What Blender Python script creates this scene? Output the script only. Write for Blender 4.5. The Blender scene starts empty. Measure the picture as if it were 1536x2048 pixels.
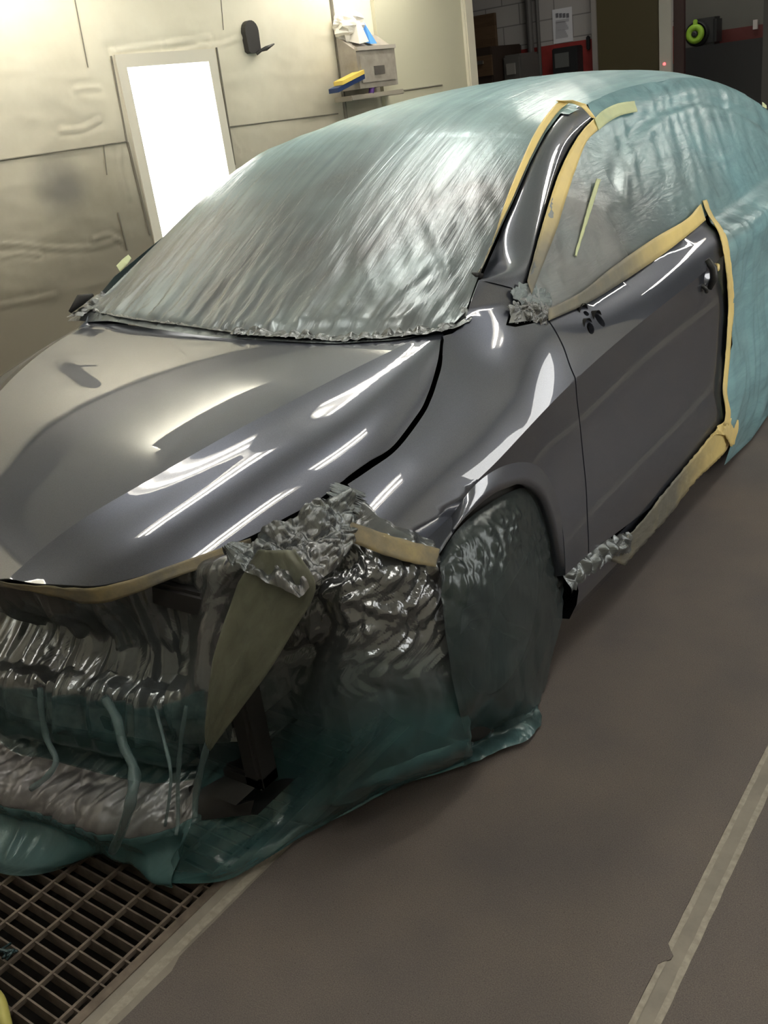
import bpy, math, random
import numpy as np
from mathutils import Vector, Matrix, noise
from mathutils.geometry import delaunay_2d_cdt
random.seed(4)
D = bpy.data
COL = bpy.context.scene.collection
# ------------------------------------------------------------------ camera model (solved from the floor grating lattice and room verticals)
CP = np.array([1.8701, -1.7471, 1.492]); YAW, PIT, ROL, FPX = 0.6532, 0.4072, -0.1361, 1911.9
F = np.array([-math.sin(YAW)*math.cos(PIT), math.cos(YAW)*math.cos(PIT), -math.sin(PIT)])
R0 = np.array([math.cos(YAW), math.sin(YAW), 0]); U0 = np.cross(R0, F)
RR = R0*math.cos(ROL)+U0*math.sin(ROL); UU = -R0*math.sin(ROL)+U0*math.cos(ROL)
PSI = -0.01617                                  # the booth is turned this much against the car
def rz(p, a): c, s = math.cos(a), math.sin(a); return np.array([p[0]*c-p[1]*s, p[0]*s+p[1]*c, p[2]])
def ray(px, py): return F+RR*(px-768)/FPX-UU*(py-1024)/FPX
def at(px, py, ax, v):                          # point seen at a pixel on a plane of the car frame
    d = ray(px, py); i = 'xyz'.index(ax); return CP+d*(v-CP[i])/d[i]
def atb(px, py, ax, v):                         # same in the booth frame
    d = rz(ray(px, py), -PSI); c = rz(CP, -PSI); i = 'xyz'.index(ax); return c+d*(v-c[i])/d[i]
# ------------------------------------------------------------------ splines
def nspl(xk, yk, x):
    """batch natural cubic spline: xk,yk (N,k) or (k,), x (N)"""
    x = np.atleast_1d(np.asarray(x, float)); N = len(x)
    xk = np.broadcast_to(np.asarray(xk, float), (N, np.shape(xk)[-1])); yk = np.broadcast_to(np.asarray(yk, float), xk.shape)
    k = xk.shape[1]; h = np.diff(xk, axis=1)
    A = np.zeros((N, k, k)); b = np.zeros((N, k)); A[:, 0, 0] = 1; A[:, -1, -1] = 1
    for i in range(1, k-1):
        A[:, i, i-1] = h[:, i-1]; A[:, i, i] = 2*(h[:, i-1]+h[:, i]); A[:, i, i+1] = h[:, i]
        b[:, i] = 6*((yk[:, i+1]-yk[:, i])/h[:, i]-(yk[:, i]-yk[:, i-1])/h[:, i-1])
    M = np.linalg.solve(A, b[..., None])[..., 0]
    i = np.clip((x[:, None] > xk).sum(1)-1, 0, k-2); r = np.arange(N)
    x0, x1, y0, y1, m0, m1, hh = xk[r, i], xk[r, i+1], yk[r, i], yk[r, i+1], M[r, i], M[r, i+1], h[r, i]
    xc = np.clip(x, x0, x1)
    v = m0*(x1-xc)**3/(6*hh)+m1*(xc-x0)**3/(6*hh)+(y0/hh-m0*hh/6)*(x1-xc)+(y1/hh-m1*hh/6)*(xc-x0)
    sl0 = (y1-y0)/hh-hh*(2*m0+m1)/6; sl1 = (y1-y0)/hh+hh*(m0+2*m1)/6
    return v+np.where(x < x0, (x-x0)*sl0, 0)+np.where(x > x1, (x-x1)*sl1, 0)
def F1(k, v):
    k = np.array(k, float)
    # build a dense table once for speed
    t = np.linspace(k[0]-.3, k[-1]+.3, 24000); y = nspl(k, np.array(v, float), t)
    return lambda x: np.interp(x, t, y)
# ---- hood height over (x, y)
HY = [-.85, -.7, -.55, -.4, -.25, -.1, .05, .2]
h_zc = F1(HY, [.628, .748, .817, .867, .905, .932, .950, .960])
h_cx = F1(HY, [.10, .225, .335, .425, .500, .558, .600, .618])
h_cz = F1(HY, [.632, .750, .818, .869, .907, .935, .953, .962])
HE = [-.85, -.7, -.55, -.43, -.337, -.2, -.085, .023, .085, .148, .25]
h_ex = F1(HE, [.33, .47, .585, .655, .702, .738, .733, .712, .691, .664, .63])
h_ez = F1(HE, [.585, .676, .715, .747, .778, .807, .841, .887, .918, .955, .985])
def H(x, y):
    x = np.abs(np.atleast_1d(np.asarray(x, float))); y = np.atleast_1d(np.asarray(y, float))
    zc, cx, cz, ex, ez = h_zc(y), h_cx(y), h_cz(y), h_ex(y), h_ez(y)
    u = np.clip(x/cx, 0, 1); zin = zc+(cz-zc)*u*u+.006*(1-u*u)*0
    w = np.maximum(ex-cx, .05); dr = cz-ez
    fr = np.array([0, .22, .5, .76, 1.0, 1.15]); dz = np.array([0, .13, .235, .47, 1.0, 1.5])
    zo = nspl(cx[:, None]+w[:, None]*fr, cz[:, None]-dr[:, None]*dz, np.minimum(x, cx+w*1.15))
    return np.where(x < cx, zin, zo)
# ---- body side x over (y, z)
SY = [-.5, -.35, -.2, -.05, .07, .155, .25, .45, .8, 1.3, 1.8, 2.5, 3.2, 3.8, 4.05]
s_cx = F1(SY, [.80, .832, .860, .880, .889, .893, .898, .903, .906, .908, .906, .90, .88, .80, .70])
s_cz = F1(SY, [.655, .672, .695, .722, .748, .765, .783, .808, .832, .853, .88, .91, .93, .93, .92])
s_tx = F1(SY, [.625, .668, .708, .696, .660, .640, .722, .815, .825, .826, .82, .80, .76, .66, .56])
s_tz = F1(SY, [.745, .790, .825, .872, .930, .972, .995, .955, .930, .945, .96, .98, .99, .97, .95])
def S(y, z):
    y = np.atleast_1d(np.asarray(y, float)); z = np.atleast_1d(np.asarray(z, float))
    cx, cz, tx, tz = s_cx(y), s_cz(y), s_tx(y), s_tz(y)
    low = nspl(np.stack([cz*0, cz*0+.16, cz*0+.3, cz*0+.45, cz-.14, cz], 1),
               np.stack([cx-.10, cx-.022, cx+.000, cx-.010, cx-.022, cx], 1), z)
    hh = tz-cz
    up = nspl(np.stack([cz, cz+hh*.35, cz+hh*.7, tz], 1), np.stack([cx, cx-(cx-tx)*.20, cx-(cx-tx)*.54, tx], 1), z)
    d = np.maximum(z-tz, 0); ex = tx-.50*d-.2*d*d
    rnd = np.clip((z-s_rz(y)+.05)/.05, 0, 2)**2*.02
    return np.where(z < cz, low, np.where(z < tz, up, ex-rnd))
s_rz = F1([0, .8, 1.2, 1.6, 2.0, 2.5, 2.9, 3.3, 3.8, 4.1], [1.0, 1.27, 1.37, 1.405, 1.41, 1.38, 1.29, 1.14, 1.02, .97])
# ---- top x,y -> z : windshield and roof
TY = [.0, .1, .3, .55, .8, 1.0, 1.2, 1.6, 2.0, 2.5, 2.9, 3.3, 3.8, 4.1]
t_z = F1(TY, [.905, .957, 1.065, 1.20, 1.322, 1.398, 1.440, 1.474, 1.48, 1.455, 1.37, 1.22, 1.10, 1.03])
t_k = F1(TY, [.03, .04, .06, .08, .10, .12, .15, .17, .17, .17, .15, .12, .1, .1])
_ty = np.linspace(.9, 4.2, 200); _tx = S(_ty, s_rz(_ty)); t_xr = lambda y: np.interp(y, _ty, _tx)
def T(x, y):
    x = np.atleast_1d(np.asarray(x, float)); y = np.atleast_1d(np.asarray(y, float))
    g = lambda x: t_z(y)-t_k(y)*x*x-.010*np.abs(x/.6)**8
    xr = t_xr(y); e = g(xr)-s_rz(y)                   # meets the side surface along the roof rail
    return g(x)-e*np.minimum(np.abs(x)/xr, 1.05)**7*np.clip((y-1.0)/.25, 0, 1)
def hit(px, py, sf, off=0.0):
    d = ray(px, py); s = np.linspace(1.2, 9, 1400); P = CP+d[None]*s[:, None]
    if sf == 'S': f = P[:, 0]-S(P[:, 1], P[:, 2])-off
    elif sf == 'H': f = P[:, 2]-H(P[:, 0], P[:, 1])-off
    else: f = P[:, 2]-T(P[:, 0], P[:, 1])-off
    i = np.where((f[:-1] > 0) & (f[1:] <= 0))[0]
    if len(i) == 0:
        i = np.argmin(np.abs(f)); return P[i]
    i = i[0]; t = f[i]/(f[i]-f[i+1]); return P[i]*(1-t)+P[i+1]*t
def cr(pts, n=8, closed=False):
    """Catmull-Rom resample, n per segment"""
    P = [np.array(p, float) for p in pts]
    if closed: Q = [P[-1]]+P+[P[0], P[1]]
    else: Q = [2*P[0]-P[1]]+P+[2*P[-1]-P[-2]]
    out = []
    for i in range(1, len(Q)-2):
        for k in range(n):
            t = k/n; a, b, c, d = Q[i-1], Q[i], Q[i+1], Q[i+2]
            out.append(.5*((2*b)+(c-a)*t+(2*a-5*b+4*c-d)*t*t+(3*b-a-3*c+d)*t**3))
    if not closed: out.append(P[-1])
    return out
def hits(pl, sf, n=6, off=0.0):                 # trace of pixels lifted onto a body surface, smoothed
    return cr([hit(a, b, sf, off) for a, b in pl], n)
# ------------------------------------------------------------------ mesh helpers
def link(name, me, parent=None, mats=()):
    o = D.objects.new(name, me); COL.objects.link(o)
    for m in mats: me.materials.append(m)
    if parent: o.parent = parent
    return o
def mesh(name, V, Fc, mat, parent=None, smooth=True, uv=None, attrs=None, normals=None):
    me = D.meshes.new(name); me.from_pydata([tuple(map(float, v)) for v in V], [], [tuple(int(i) for i in f) for f in Fc]); me.update()
    if smooth: me.polygons.foreach_set('use_smooth', [True]*len(me.polygons))
    if uv is not None:
        l = me.uv_layers.new(name='UVMap'); vi = np.zeros(len(me.loops), int); me.loops.foreach_get('vertex_index', vi)
        l.data.foreach_set('uv', np.asarray(uv, float)[vi].ravel())
    for k, a in (attrs or {}).items():
        at_ = me.attributes.new(k, 'FLOAT', 'POINT'); at_.data.foreach_set('value', np.asarray(a, float))
    if normals is not None: me.normals_split_custom_set_from_vertices([tuple(n) for n in normals])
    return link(name, me, parent, [mat] if mat else [])
def tag(o, label, cat=None, group=None, kind=None):
    if label: o['label'] = label
    if cat: o['category'] = cat
    if group: o['group'] = group
    if kind: o['kind'] = kind
    return o
def empty(name, loc=(0, 0, 0), r=0):
    o = D.objects.new(name, None); COL.objects.link(o); o.location = loc; o.rotation_euler.z = r; o.empty_display_size = .1; return o
class MB:
    def __init__(s): s.V = []; s.F = []
    def add(s, V, Fc): n = len(s.V); s.V += [tuple(v) for v in V]; s.F += [tuple(n+i for i in f) for f in Fc]; return s
    def box(s, a, b, bev=0):
        x0, y0, z0 = a; x1, y1, z1 = b
        if bev <= 0:
            return s.add([(x, y, z) for z in (z0, z1) for y in (y0, y1) for x in (x0, x1)],
                  [(0, 2, 3, 1), (4, 5, 7, 6), (0, 1, 5, 4), (2, 6, 7, 3), (0, 4, 6, 2), (1, 3, 7, 5)])
        import bmesh
        bm = bmesh.new(); bmesh.ops.create_cube(bm, size=1)
        for v in bm.verts: v.co = Vector(((x0+x1)/2+v.co.x*(x1-x0), (y0+y1)/2+v.co.y*(y1-y0), (z0+z1)/2+v.co.z*(z1-z0)))
        bmesh.ops.bevel(bm, geom=bm.edges[:], offset=bev, segments=2, affect='EDGES')
        bm.verts.index_update(); s.add([tuple(v.co) for v in bm.verts], [tuple(v.index for v in f.verts) for f in bm.faces]); bm.free(); return s
    def tube(s, pts, r, n=10, cap=True):
        P = [np.array(p, float) for p in pts]; rs = r if hasattr(r, '__len__') else [r]*len(P)
        t0 = P[1]-P[0]; up = np.array([0, 0, 1.]) if abs(t0[2]) < .9*np.linalg.norm(t0) else np.array([1., 0, 0])
        V = []; Fc = []
        for i, p in enumerate(P):
            t = P[min(i+1, len(P)-1)]-P[max(i-1, 0)]; t = t/np.linalg.norm(t)
            a = np.cross(t, up); a /= np.linalg.norm(a); b = np.cross(a, t); up = b
            V += [p+rs[i]*(a*math.cos(2*math.pi*k/n)+b*math.sin(2*math.pi*k/n)) for k in range(n)]
        for i in range(len(P)-1):
            Fc += [(i*n+k, i*n+(k+1) % n, (i+1)*n+(k+1) % n, (i+1)*n+k) for k in range(n)]
        if cap: Fc += [tuple(range(n))[::-1], tuple((len(P)-1)*n+k for k in range(n))]
        return s.add(V, Fc)
    def lathe(s, prof, n=32, axis='x', c=(0, 0, 0)):
        V = []; Fc = []; m = len(prof)
        for k in range(n):
            a = 2*math.pi*k/n
            for (h, r) in prof:
                q = (h, r*math.cos(a), r*math.sin(a)) if axis == 'x' else ((r*math.cos(a), h, r*math.sin(a)) if axis == 'y' else (r*math.cos(a), r*math.sin(a), h))
                V.append((q[0]+c[0], q[1]+c[1], q[2]+c[2]))
        for k in range(n):
            for j in range(m-1): Fc.append((k*m+j, ((k+1) % n)*m+j, ((k+1) % n)*m+j+1, k*m+j+1))
        return s.add(V, Fc)
    def build(s, name, mat, parent=None, smooth=False): return mesh(name, s.V, s.F, mat, parent, smooth)
def sfn(sf):
    """surface evaluation from its 2D domain, with normals"""
    if sf == 'S': f = lambda a, b: np.stack([S(a, b), a, b], 1); sg = 1
    elif sf == 'SR': f = lambda a, b: np.stack([-S(a, b), a, b], 1); sg = -1
    elif sf == 'H': f = lambda a, b: np.stack([a, b, H(a, b)], 1); sg = 1
    else: f = lambda a, b: np.stack([a, b, T(a, b)], 1); sg = 1
    def g(a, b, e=1.5e-3):
        P = f(a, b); n = np.cross(f(a+e, b)-f(a-e, b), f(a, b+e)-f(a, b-e)); n /= np.linalg.norm(n, axis=1)[:, None]
        if sf in ('S',): n *= np.sign(n[:, :1])
        elif sf == 'SR': n *= -np.sign(n[:, :1])
        else: n *= np.sign(n[:, 2:])
        return P, n
    return g
def panel(name, mat, parent, poly, sf, step=.02, depth=.014, disp=None, off=0.0, holes=(), attrs=None, creases=()):
    """surface patch inside a 2D outline; rim folded inwards by depth; disp(a,b)->height along the normal"""
    poly = [tuple(map(float, p)) for p in poly]
    V = [Vector(p) for p in poly]; n0 = len(V); E = [(i, (i+1) % n0) for i in range(n0)]
    for c in creases:
        s0 = len(V); V += [Vector(p) for p in c]; E += [(s0+i, s0+i+1) for i in range(len(c)-1)]
    hc = []
    for h in holes:
        s0 = len(V); V += [Vector(p) for p in h]; E += [(s0+i, s0+(i+1) % len(h)) for i in range(len(h))]
    A = np.array(poly); lo = A.min(0); hi = A.max(0)
    nx = int((hi[0]-lo[0])/step)+1; ny = int((hi[1]-lo[1])/step)+1
    gx, gy = np.meshgrid(np.linspace(lo[0], hi[0], nx+1), np.linspace(lo[1], hi[1], ny+1)); gx = gx+(np.arange(gx.shape[0]) % 2)[:, None]*step*.5
    G = np.stack([gx.ravel(), gy.ravel()], 1)
    def inside(G, P):
        c = np.zeros(len(G), bool); j = len(P)-1
        for i in range(len(P)):
            xi, yi = P[i]; xj, yj = P[j]
            with np.errstate(divide='ignore', invalid='ignore'):
                c ^= ((yi > G[:, 1]) != (yj > G[:, 1])) & (G[:, 0] < (xj-xi)*(G[:, 1]-yi)/((yj-yi) or 1e-12)+xi)
            j = i
        return c
    def near(G, P, closed=True):
        d = np.full(len(G), 1e9); Pn = len(P)
        for i in range(Pn if closed else Pn-1):
            a = np.array(P[i]); b = np.array(P[(i+1) % Pn]); ab = b-a; t = np.clip(((G-a)@ab)/max(ab@ab, 1e-12), 0, 1)
            d = np.minimum(d, np.linalg.norm(G-(a+t[:, None]*ab), axis=1))
        return d
    ok = inside(G, poly) & (near(G, poly) > step*.35)
    for h in holes: ok &= ~inside(G, h) & (near(G, h) > step*.35)
    for c in creases: ok &= near(G, c, False) > step*.35
    G = G[ok]; V += [Vector(g) for g in G]
    vo, eo, fo, *_ = delaunay_2d_cdt(V, E, [], 1, 1e-6)
    W = np.array([tuple(v) for v in vo]); Fc = [tuple(f) for f in fo]
    cen = np.array([W[list(f)].mean(0) for f in Fc]); keep = inside(cen, poly)
    for h in holes: keep &= ~inside(cen, h)
    Fc = [f for f, k in zip(Fc, keep) if k]
    P, n = sfn(sf)(W[:, 0], W[:, 1])
    hgt = np.full(len(W), off)
    if disp is not None: hgt = hgt+disp(W[:, 0], W[:, 1])
    P = P+n*hgt[:, None]
    # consistent winding with the normals
    F2 = []
    for f in Fc:
        q = np.cross(P[f[1]]-P[f[0]], P[f[2]]-P[f[0]]); F2.append(f if q@n[f[0]] > 0 else f[::-1])
    VV = P; NN = n; UV = W; FF = list(F2)
    if depth > 0:
        cnt = {}
        for f in F2:
            for a, b in zip(f, f[1:]+f[:1]): cnt[(a, b)] = 1
        bd = [e for e in cnt if (e[1], e[0]) not in cnt]
        ids = sorted({i for e in bd for i in e}); m = {i: len(VV)+k for k, i in enumerate(ids)}; m2 = {i: len(VV)+len(ids)+k for k, i in enumerate(ids)}
        VV = np.vstack([VV, P[ids], P[ids]-n[ids]*depth]); 
        FF += [(m[b], m[a], m2[a], m2[b]) for a, b in bd]
        UV = np.vstack([UV, W[ids], W[ids]])
        NN = None if True else NN
    at_ = {k: np.atleast_1d(f(UV[:, 0], UV[:, 1]))*np.ones(len(UV)) for k, f in (attrs or {}).items()}
    o = mesh(name, VV, FF, mat, parent, True, UV, at_)
    if disp is None:
        me = o.data; on = np.zeros(len(W), bool)
        for c in creases: on |= near(W, c, False) < 2e-4
        ln = []
        for f in FF:
            cf = UV[list(f)].mean(0) if f[0] < len(W) else None
            for i in f:
                if i >= len(W): ln.append((0, 0, 0))
                elif on[i] and f[-1] < len(W) and f[0] < len(W):
                    q = UV[i]+(cf-UV[i])*.3; _, qn = sfn(sf)(q[:1], q[1:], 6e-4); ln.append(tuple(qn[0]))
                else: ln.append(tuple(n[i]))
        me.normals_split_custom_set(ln)
    return o
def yz(L): return [(p[1], p[2]) for p in L]
def xy(L): return [(p[0], p[1]) for p in L]
def grid(name, mat, G, parent=None, attrs=None, close=False, uv=None, thick=0):
    """G: rows x cols of 3D points"""
    G = np.array(G, float); r, c = G.shape[:2]; V = G.reshape(-1, 3)
    Fc = [(i*c+j, i*c+(j+1) % c, (i+1)*c+(j+1) % c, (i+1)*c+j) for i in range(r-1) for j in range(c if close else c-1)]
    if uv is None: uv = np.array([[j/(c-1), i/(r-1)] for i in range(r) for j in range(c)])
    o = mesh(name, V, Fc, mat, parent, True, uv, {k: np.array(v).ravel() for k, v in (attrs or {}).items()})
    if thick:
        m = o.modifiers.new('t', 'SOLIDIFY'); m.thickness = thick; m.offset = 0
    return o
def refine(G, nr, nc):
    G = [[np.array(p, float) for p in row] for row in G]
    rows = [cr(row, nc) for row in G]; cols = [cr([rows[i][j] for i in range(len(rows))], nr) for j in range(len(rows[0]))]
    return np.array([[cols[j][i] for j in range(len(cols))] for i in range(len(cols[0]))])
def gnormals(G):
    a = np.gradient(G, axis=0); b = np.gradient(G, axis=1); n = np.cross(b, a); l = np.linalg.norm(n, axis=2, keepdims=True); return n/np.maximum(l, 1e-9)
def nz(x, y, z=0.0): return noise.noise(Vector((x, y, z)))
def ridged(x, y, z=0.0): return 1-2*abs(nz(x, y, z))
def nzv(f, *a): return np.array([f(*t) for t in zip(*[np.ravel(q) for q in a])]).reshape(np.shape(a[0]))
# ------------------------------------------------------------------ materials
def mat(name, col=(.5, .5, .5), rough=.5, metal=0, spec=.5, coat=0, bump=None, emis=None, alpha=None):
    m = D.materials.new(name); m.use_nodes = True; nt = m.node_tree; b = nt.nodes['Principled BSDF']
    b.inputs['Base Color'].default_value = (*col, 1); b.inputs['Roughness'].default_value = rough; b.inputs['Metallic'].default_value = metal
    b.inputs['Specular IOR Level'].default_value = spec; b.inputs['Coat Weight'].default_value = coat; b.inputs['Coat Roughness'].default_value = .02
    if emis: b.inputs['Emission Color'].default_value = (*emis[0], 1); b.inputs['Emission Strength'].default_value = emis[1]
    if alpha is not None: b.inputs['Alpha'].default_value = alpha
    return m
def nd(m, t, **k):
    n = m.node_tree.nodes.new(t)
    for a, v in k.items():
        if a in n.inputs.keys(): n.inputs[a].default_value = v
        else: setattr(n, a, v)
    return n
def lk(m, a, ao, b, bi): m.node_tree.links.new(a.outputs[ao], b.inputs[bi])
def ramp(m, src, so, stops):
    r = nd(m, 'ShaderNodeValToRGB'); e = r.color_ramp.elements
    while len(e) < len(stops): e.new(.5)
    for el, (p, c) in zip(e, stops): el.position = p; el.color = (*c, 1) if len(c) == 3 else c
    lk(m, src, so, r, 'Fac'); return r
def BS(m): return m.node_tree.nodes['Principled BSDF']
def noisecol(m, scale, stops, coord='Object', detail=6, rough=.6, stretch=(1, 1, 1)):
    tc = nd(m, 'ShaderNodeTexCoord'); mp = nd(m, 'ShaderNodeMapping'); mp.inputs['Scale'].default_value = stretch
    n = nd(m, 'ShaderNodeTexNoise', Scale=scale, Detail=detail, Roughness=rough); lk(m, tc, coord, mp, 'Vector'); lk(m, mp, 'Vector', n, 'Vector')
    r = ramp(m, n, 'Fac', stops); lk(m, r, 'Color', BS(m), 'Base Color'); return n, r, mp
def bump(m, src, so, strength=.3, dist=.01, prev=None):
    b = nd(m, 'ShaderNodeBump', Strength=strength, Distance=dist); lk(m, src, so, b, 'Height')
    if prev: lk(m, prev, 'Normal', b, 'Normal')
    lk(m, b, 'Normal', BS(m), 'Normal'); return b
# car paint
paint = mat('paint_dark_grey', (.085, .086, .100), .38, .75, coat=1.0)
BS(paint).inputs['Coat IOR'].default_value = 1.9; BS(paint).inputs['Coat Roughness'].default_value = .015
n_, r_, _ = noisecol(paint, 900, [(.3, (.070, .079, .106)), (.7, (.112, .125, .165))], detail=2)
black = mat('matte_black', (.012, .012, .013), .7)
dark_plastic = mat('dark_plastic', (.02, .021, .022), .45)
rubber = mat('tyre_rubber', (.018, .018, .018), .8)
alloy = mat('alloy_rim', (.25, .25, .26), .3, .9)
# masking film: teal where clean, silvery grey where overspray lies (attribute spray), more or less see-through (attribute veil)
def film(name, teal, grey, alpha_lo=.6, alpha_hi=1.0, uvs=(60, 3), bstr=.5, rough=.22, metal=.45, crk=0.25):
    m = mat(name, teal, rough, 0); b = BS(m)
    a = nd(m, 'ShaderNodeAttribute', attribute_name='spray'); v = nd(m, 'ShaderNodeAttribute', attribute_name='veil')
    tc = nd(m, 'ShaderNodeTexCoord'); n0 = nd(m, 'ShaderNodeTexNoise', Scale=4.0, Detail=5); lk(m, tc, 'Object', n0, 'Vector')
    ad = nd(m, 'ShaderNodeMath', operation='MULTIPLY_ADD'); lk(m, n0, 'Fac', ad, 0); ad.inputs[1].default_value = .5; 
    sub = nd(m, 'ShaderNodeMath', operation='SUBTRACT'); lk(m, a, 'Fac', sub, 0); sub.inputs[1].default_value = .25; lk(m, sub, 0, ad, 2); ad.use_clamp = True
    mx = nd(m, 'ShaderNodeMix', data_type='RGBA'); lk(m, ad, 0, mx, 'Factor'); tv = nd(m, 'ShaderNodeMix', data_type='RGBA'); lk(m, v, 'Fac', tv, 'Factor'); tv.inputs[6].default_value = (*[q*.20 for q in teal], 1); tv.inputs[7].default_value = (*teal, 1); lk(m, tv, 2, mx, 6); mx.inputs[7].default_value = (*grey, 1)
    # thin streaky variation of the film colour
    mp = nd(m, 'ShaderNodeMapping'); mp.inputs['Scale'].default_value = (uvs[0], uvs[1], 1); lk(m, tc, 'UV', mp, 'Vector')
    n1 = nd(m, 'ShaderNodeTexNoise', Scale=1.0, Detail=6, Roughness=.65); n1.inputs['Distortion'].default_value = .6; lk(m, mp, 'Vector', n1, 'Vector')
    mm = nd(m, 'ShaderNodeMix', data_type='RGBA', blend_type='MULTIPLY'); mm.inputs[0].default_value = .55
    rr = ramp(m, n1, 'Fac', [(.3, (.62, .64, .66)), (.62, (1.15, 1.15, 1.12))]); lk(m, mx, 2, mm, 6); lk(m, rr, 'Color', mm, 7); lk(m, mm, 2, b, 'Base Color')
    me_ = nd(m, 'ShaderNodeMath', operation='MULTIPLY'); lk(m, ad, 0, me_, 0); me_.inputs[1].default_value = metal; md = nd(m, 'ShaderNodeMapRange'); lk(m, a, 'Fac', md, 0); md.inputs[1].default_value = .9; md.inputs[2].default_value = 1.0; md.inputs[3].default_value = 1; md.inputs[4].default_value = .25
    mf = nd(m, 'ShaderNodeMath', operation='MULTIPLY'); lk(m, me_, 0, mf, 0); lk(m, md, 0, mf, 1); lk(m, mf, 0, b, 'Metallic')
    mg = nd(m, 'ShaderNodeMapRange'); lk(m, a, 'Fac', mg, 0); mg.inputs[1].default_value = .9; mg.inputs[2].default_value = 1.0; mg.inputs[3].default_value = rough; mg.inputs[4].default_value = .6; lk(m, mg, 0, b, 'Roughness')
    mr = nd(m, 'ShaderNodeMapRange'); lk(m, v, 'Fac', mr, 0); mr.inputs[3].default_value = alpha_lo; mr.inputs[4].default_value = alpha_hi; lk(m, mr, 0, b, 'Alpha')
    bp = bump(m, n1, 'Fac', bstr, .012)
    # crinkles
    n2 = nd(m, 'ShaderNodeTexVoronoi', Scale=22.0, feature='DISTANCE_TO_EDGE'); n3 = nd(m, 'ShaderNodeTexNoise', Scale=7.0, Detail=3)
    lk(m, tc, 'Object', n3, 'Vector'); vm = nd(m, 'ShaderNodeMix', data_type='VECTOR'); vm.inputs[0].default_value = .25; lk(m, tc, 'Object', vm, 4); lk(m, n3, 'Color', vm, 5); lk(m, vm, 1, n2, 'Vector')
    if crk > 0: bump(m, n2, 'Distance', crk, .01, bp)
    return m
film_top = film('film_windshield_roof', (.31, .49, .54), (.165, .17, .18), .92, 1.0, (26, 1.6), .30, .27, .6, .03)
film_side = film('film_side', (.21, .38, .43), (.22, .23, .235), .88, 1.0, (3, 14), .4, .27, .4, .05)
film_front = film('film_front_drape', (.08, .20, .22), (.19, .185, .195), .60, .97, (22, 3), .3, .16, .8, .05)
film_wheel = film('film_wheel_cover', (.07, .15, .165), (.055, .06, .064), .84, .98, (9, 2), .2, .24, .4, .08)
def tape_mat(name, c0, c1, c2, sc=9):
    m = mat(name, c0, .6); n, r, mp = noisecol(m, sc, [(.3, c2), (.5, c1), (.7, c0)], detail=8); n2 = nd(m, 'ShaderNodeTexNoise', Scale=120.0, Detail=3); bump(m, n2, 'Fac', .25, .002); return m
tape_y = tape_mat('yellow_masking_tape', (.78, .62, .25), (.74, .58, .23), (.62, .5, .24))
tape_g = tape_mat('pale_green_tape', (.62, .68, .40), (.58, .64, .38), (.5, .58, .36))
tape_d = tape_mat('dusty_yellow_tape', (.30, .24, .11), (.18, .15, .09), (.09, .09, .08), 11)
def graded_tape(name, clean, dirty):
    m = mat(name, clean, .5); a = nd(m, 'ShaderNodeAttribute', attribute_name='spray'); tc = nd(m, 'ShaderNodeTexCoord'); n = nd(m, 'ShaderNodeTexNoise', Scale=12.0, Detail=6); lk(m, tc, 'Object', n, 'Vector')
    ad = nd(m, 'ShaderNodeMath', operation='MULTIPLY_ADD'); ad.use_clamp = True; lk(m, n, 'Fac', ad, 0); ad.inputs[1].default_value = .5; s = nd(m, 'ShaderNodeMath', operation='SUBTRACT'); s.inputs[1].default_value = .25; lk(m, a, 'Fac', s, 0); lk(m, s, 0, ad, 2)
    mx = nd(m, 'ShaderNodeMix', data_type='RGBA'); lk(m, ad, 0, mx, 'Factor'); mx.inputs[6].default_value = (*clean, 1); mx.inputs[7].default_value = (*dirty, 1); lk(m, mx, 2, BS(m), 'Base Color')
    bump(m, n, 'Fac', .3, .01); return m
tape_o = graded_tape('oversprayed_tape', (.78, .62, .25), (.17, .165, .14))
# room
wall_m = mat('booth_wall', (.72, .68, .56), .55)
n_, r_, mp_ = noisecol(wall_m, 2.2, [(.25, (.74, .69, .54)), (.5, (.80, .75, .60)), (.75, (.84, .80, .66))])
# ------------------------------------------------------------------ THE CAR
car = tag(empty('car', (0, 0, 0)), 'freshly painted dark grey sedan without its front bumper, masked up in the booth', 'car')
# hood
front_px = [(0, 1158), (90, 1168), (180, 1172), (260, 1158), (340, 1132), (430, 1100), (500, 1073), (570, 1036), (640, 997), (690, 965)]
gap_px = [(690, 965), (740, 932), (790, 895), (840, 830), (858, 795), (870, 760), (880, 718), (885, 672)]
fr = [hit(a, b, 'H') for a, b in front_px[:-1]]
# the side gap shared by hood and fender: solved on the fender surface
gp = [hit(a, b, 'S') for a, b in gap_px]
gapc = cr([(p[0], p[1]) for p in gp], 8)
fr2 = [(0, -.822)]+[(p[0], p[1]) for p in fr if p[0] > .05]
frc = cr(fr2+[(gp[0][0]-.004, gp[0][1])], 8)
cowl = [(gp[-1][0]-.004, gp[-1][1]+.01), (.45, .150), (.22, .115), (0, .10)]
cwc = cr(cowl, 6)
half = [tuple(p) for p in frc[:-1]]+[(p[0]-.004, p[1]) for p in gapc[:-1]]+[tuple(p) for p in cwc]
hood_poly = half+[(-x, y) for x, y in half[::-1][1:-1]]
ys = np.linspace(-.79, .10, 40); cre = [(float(h_cx(y)), float(y)) for y in ys]
hood = panel('hood', paint, car, hood_poly, 'H', .014, .007, creases=[cre, [(-a, b) for a, b in cre]])
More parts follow.
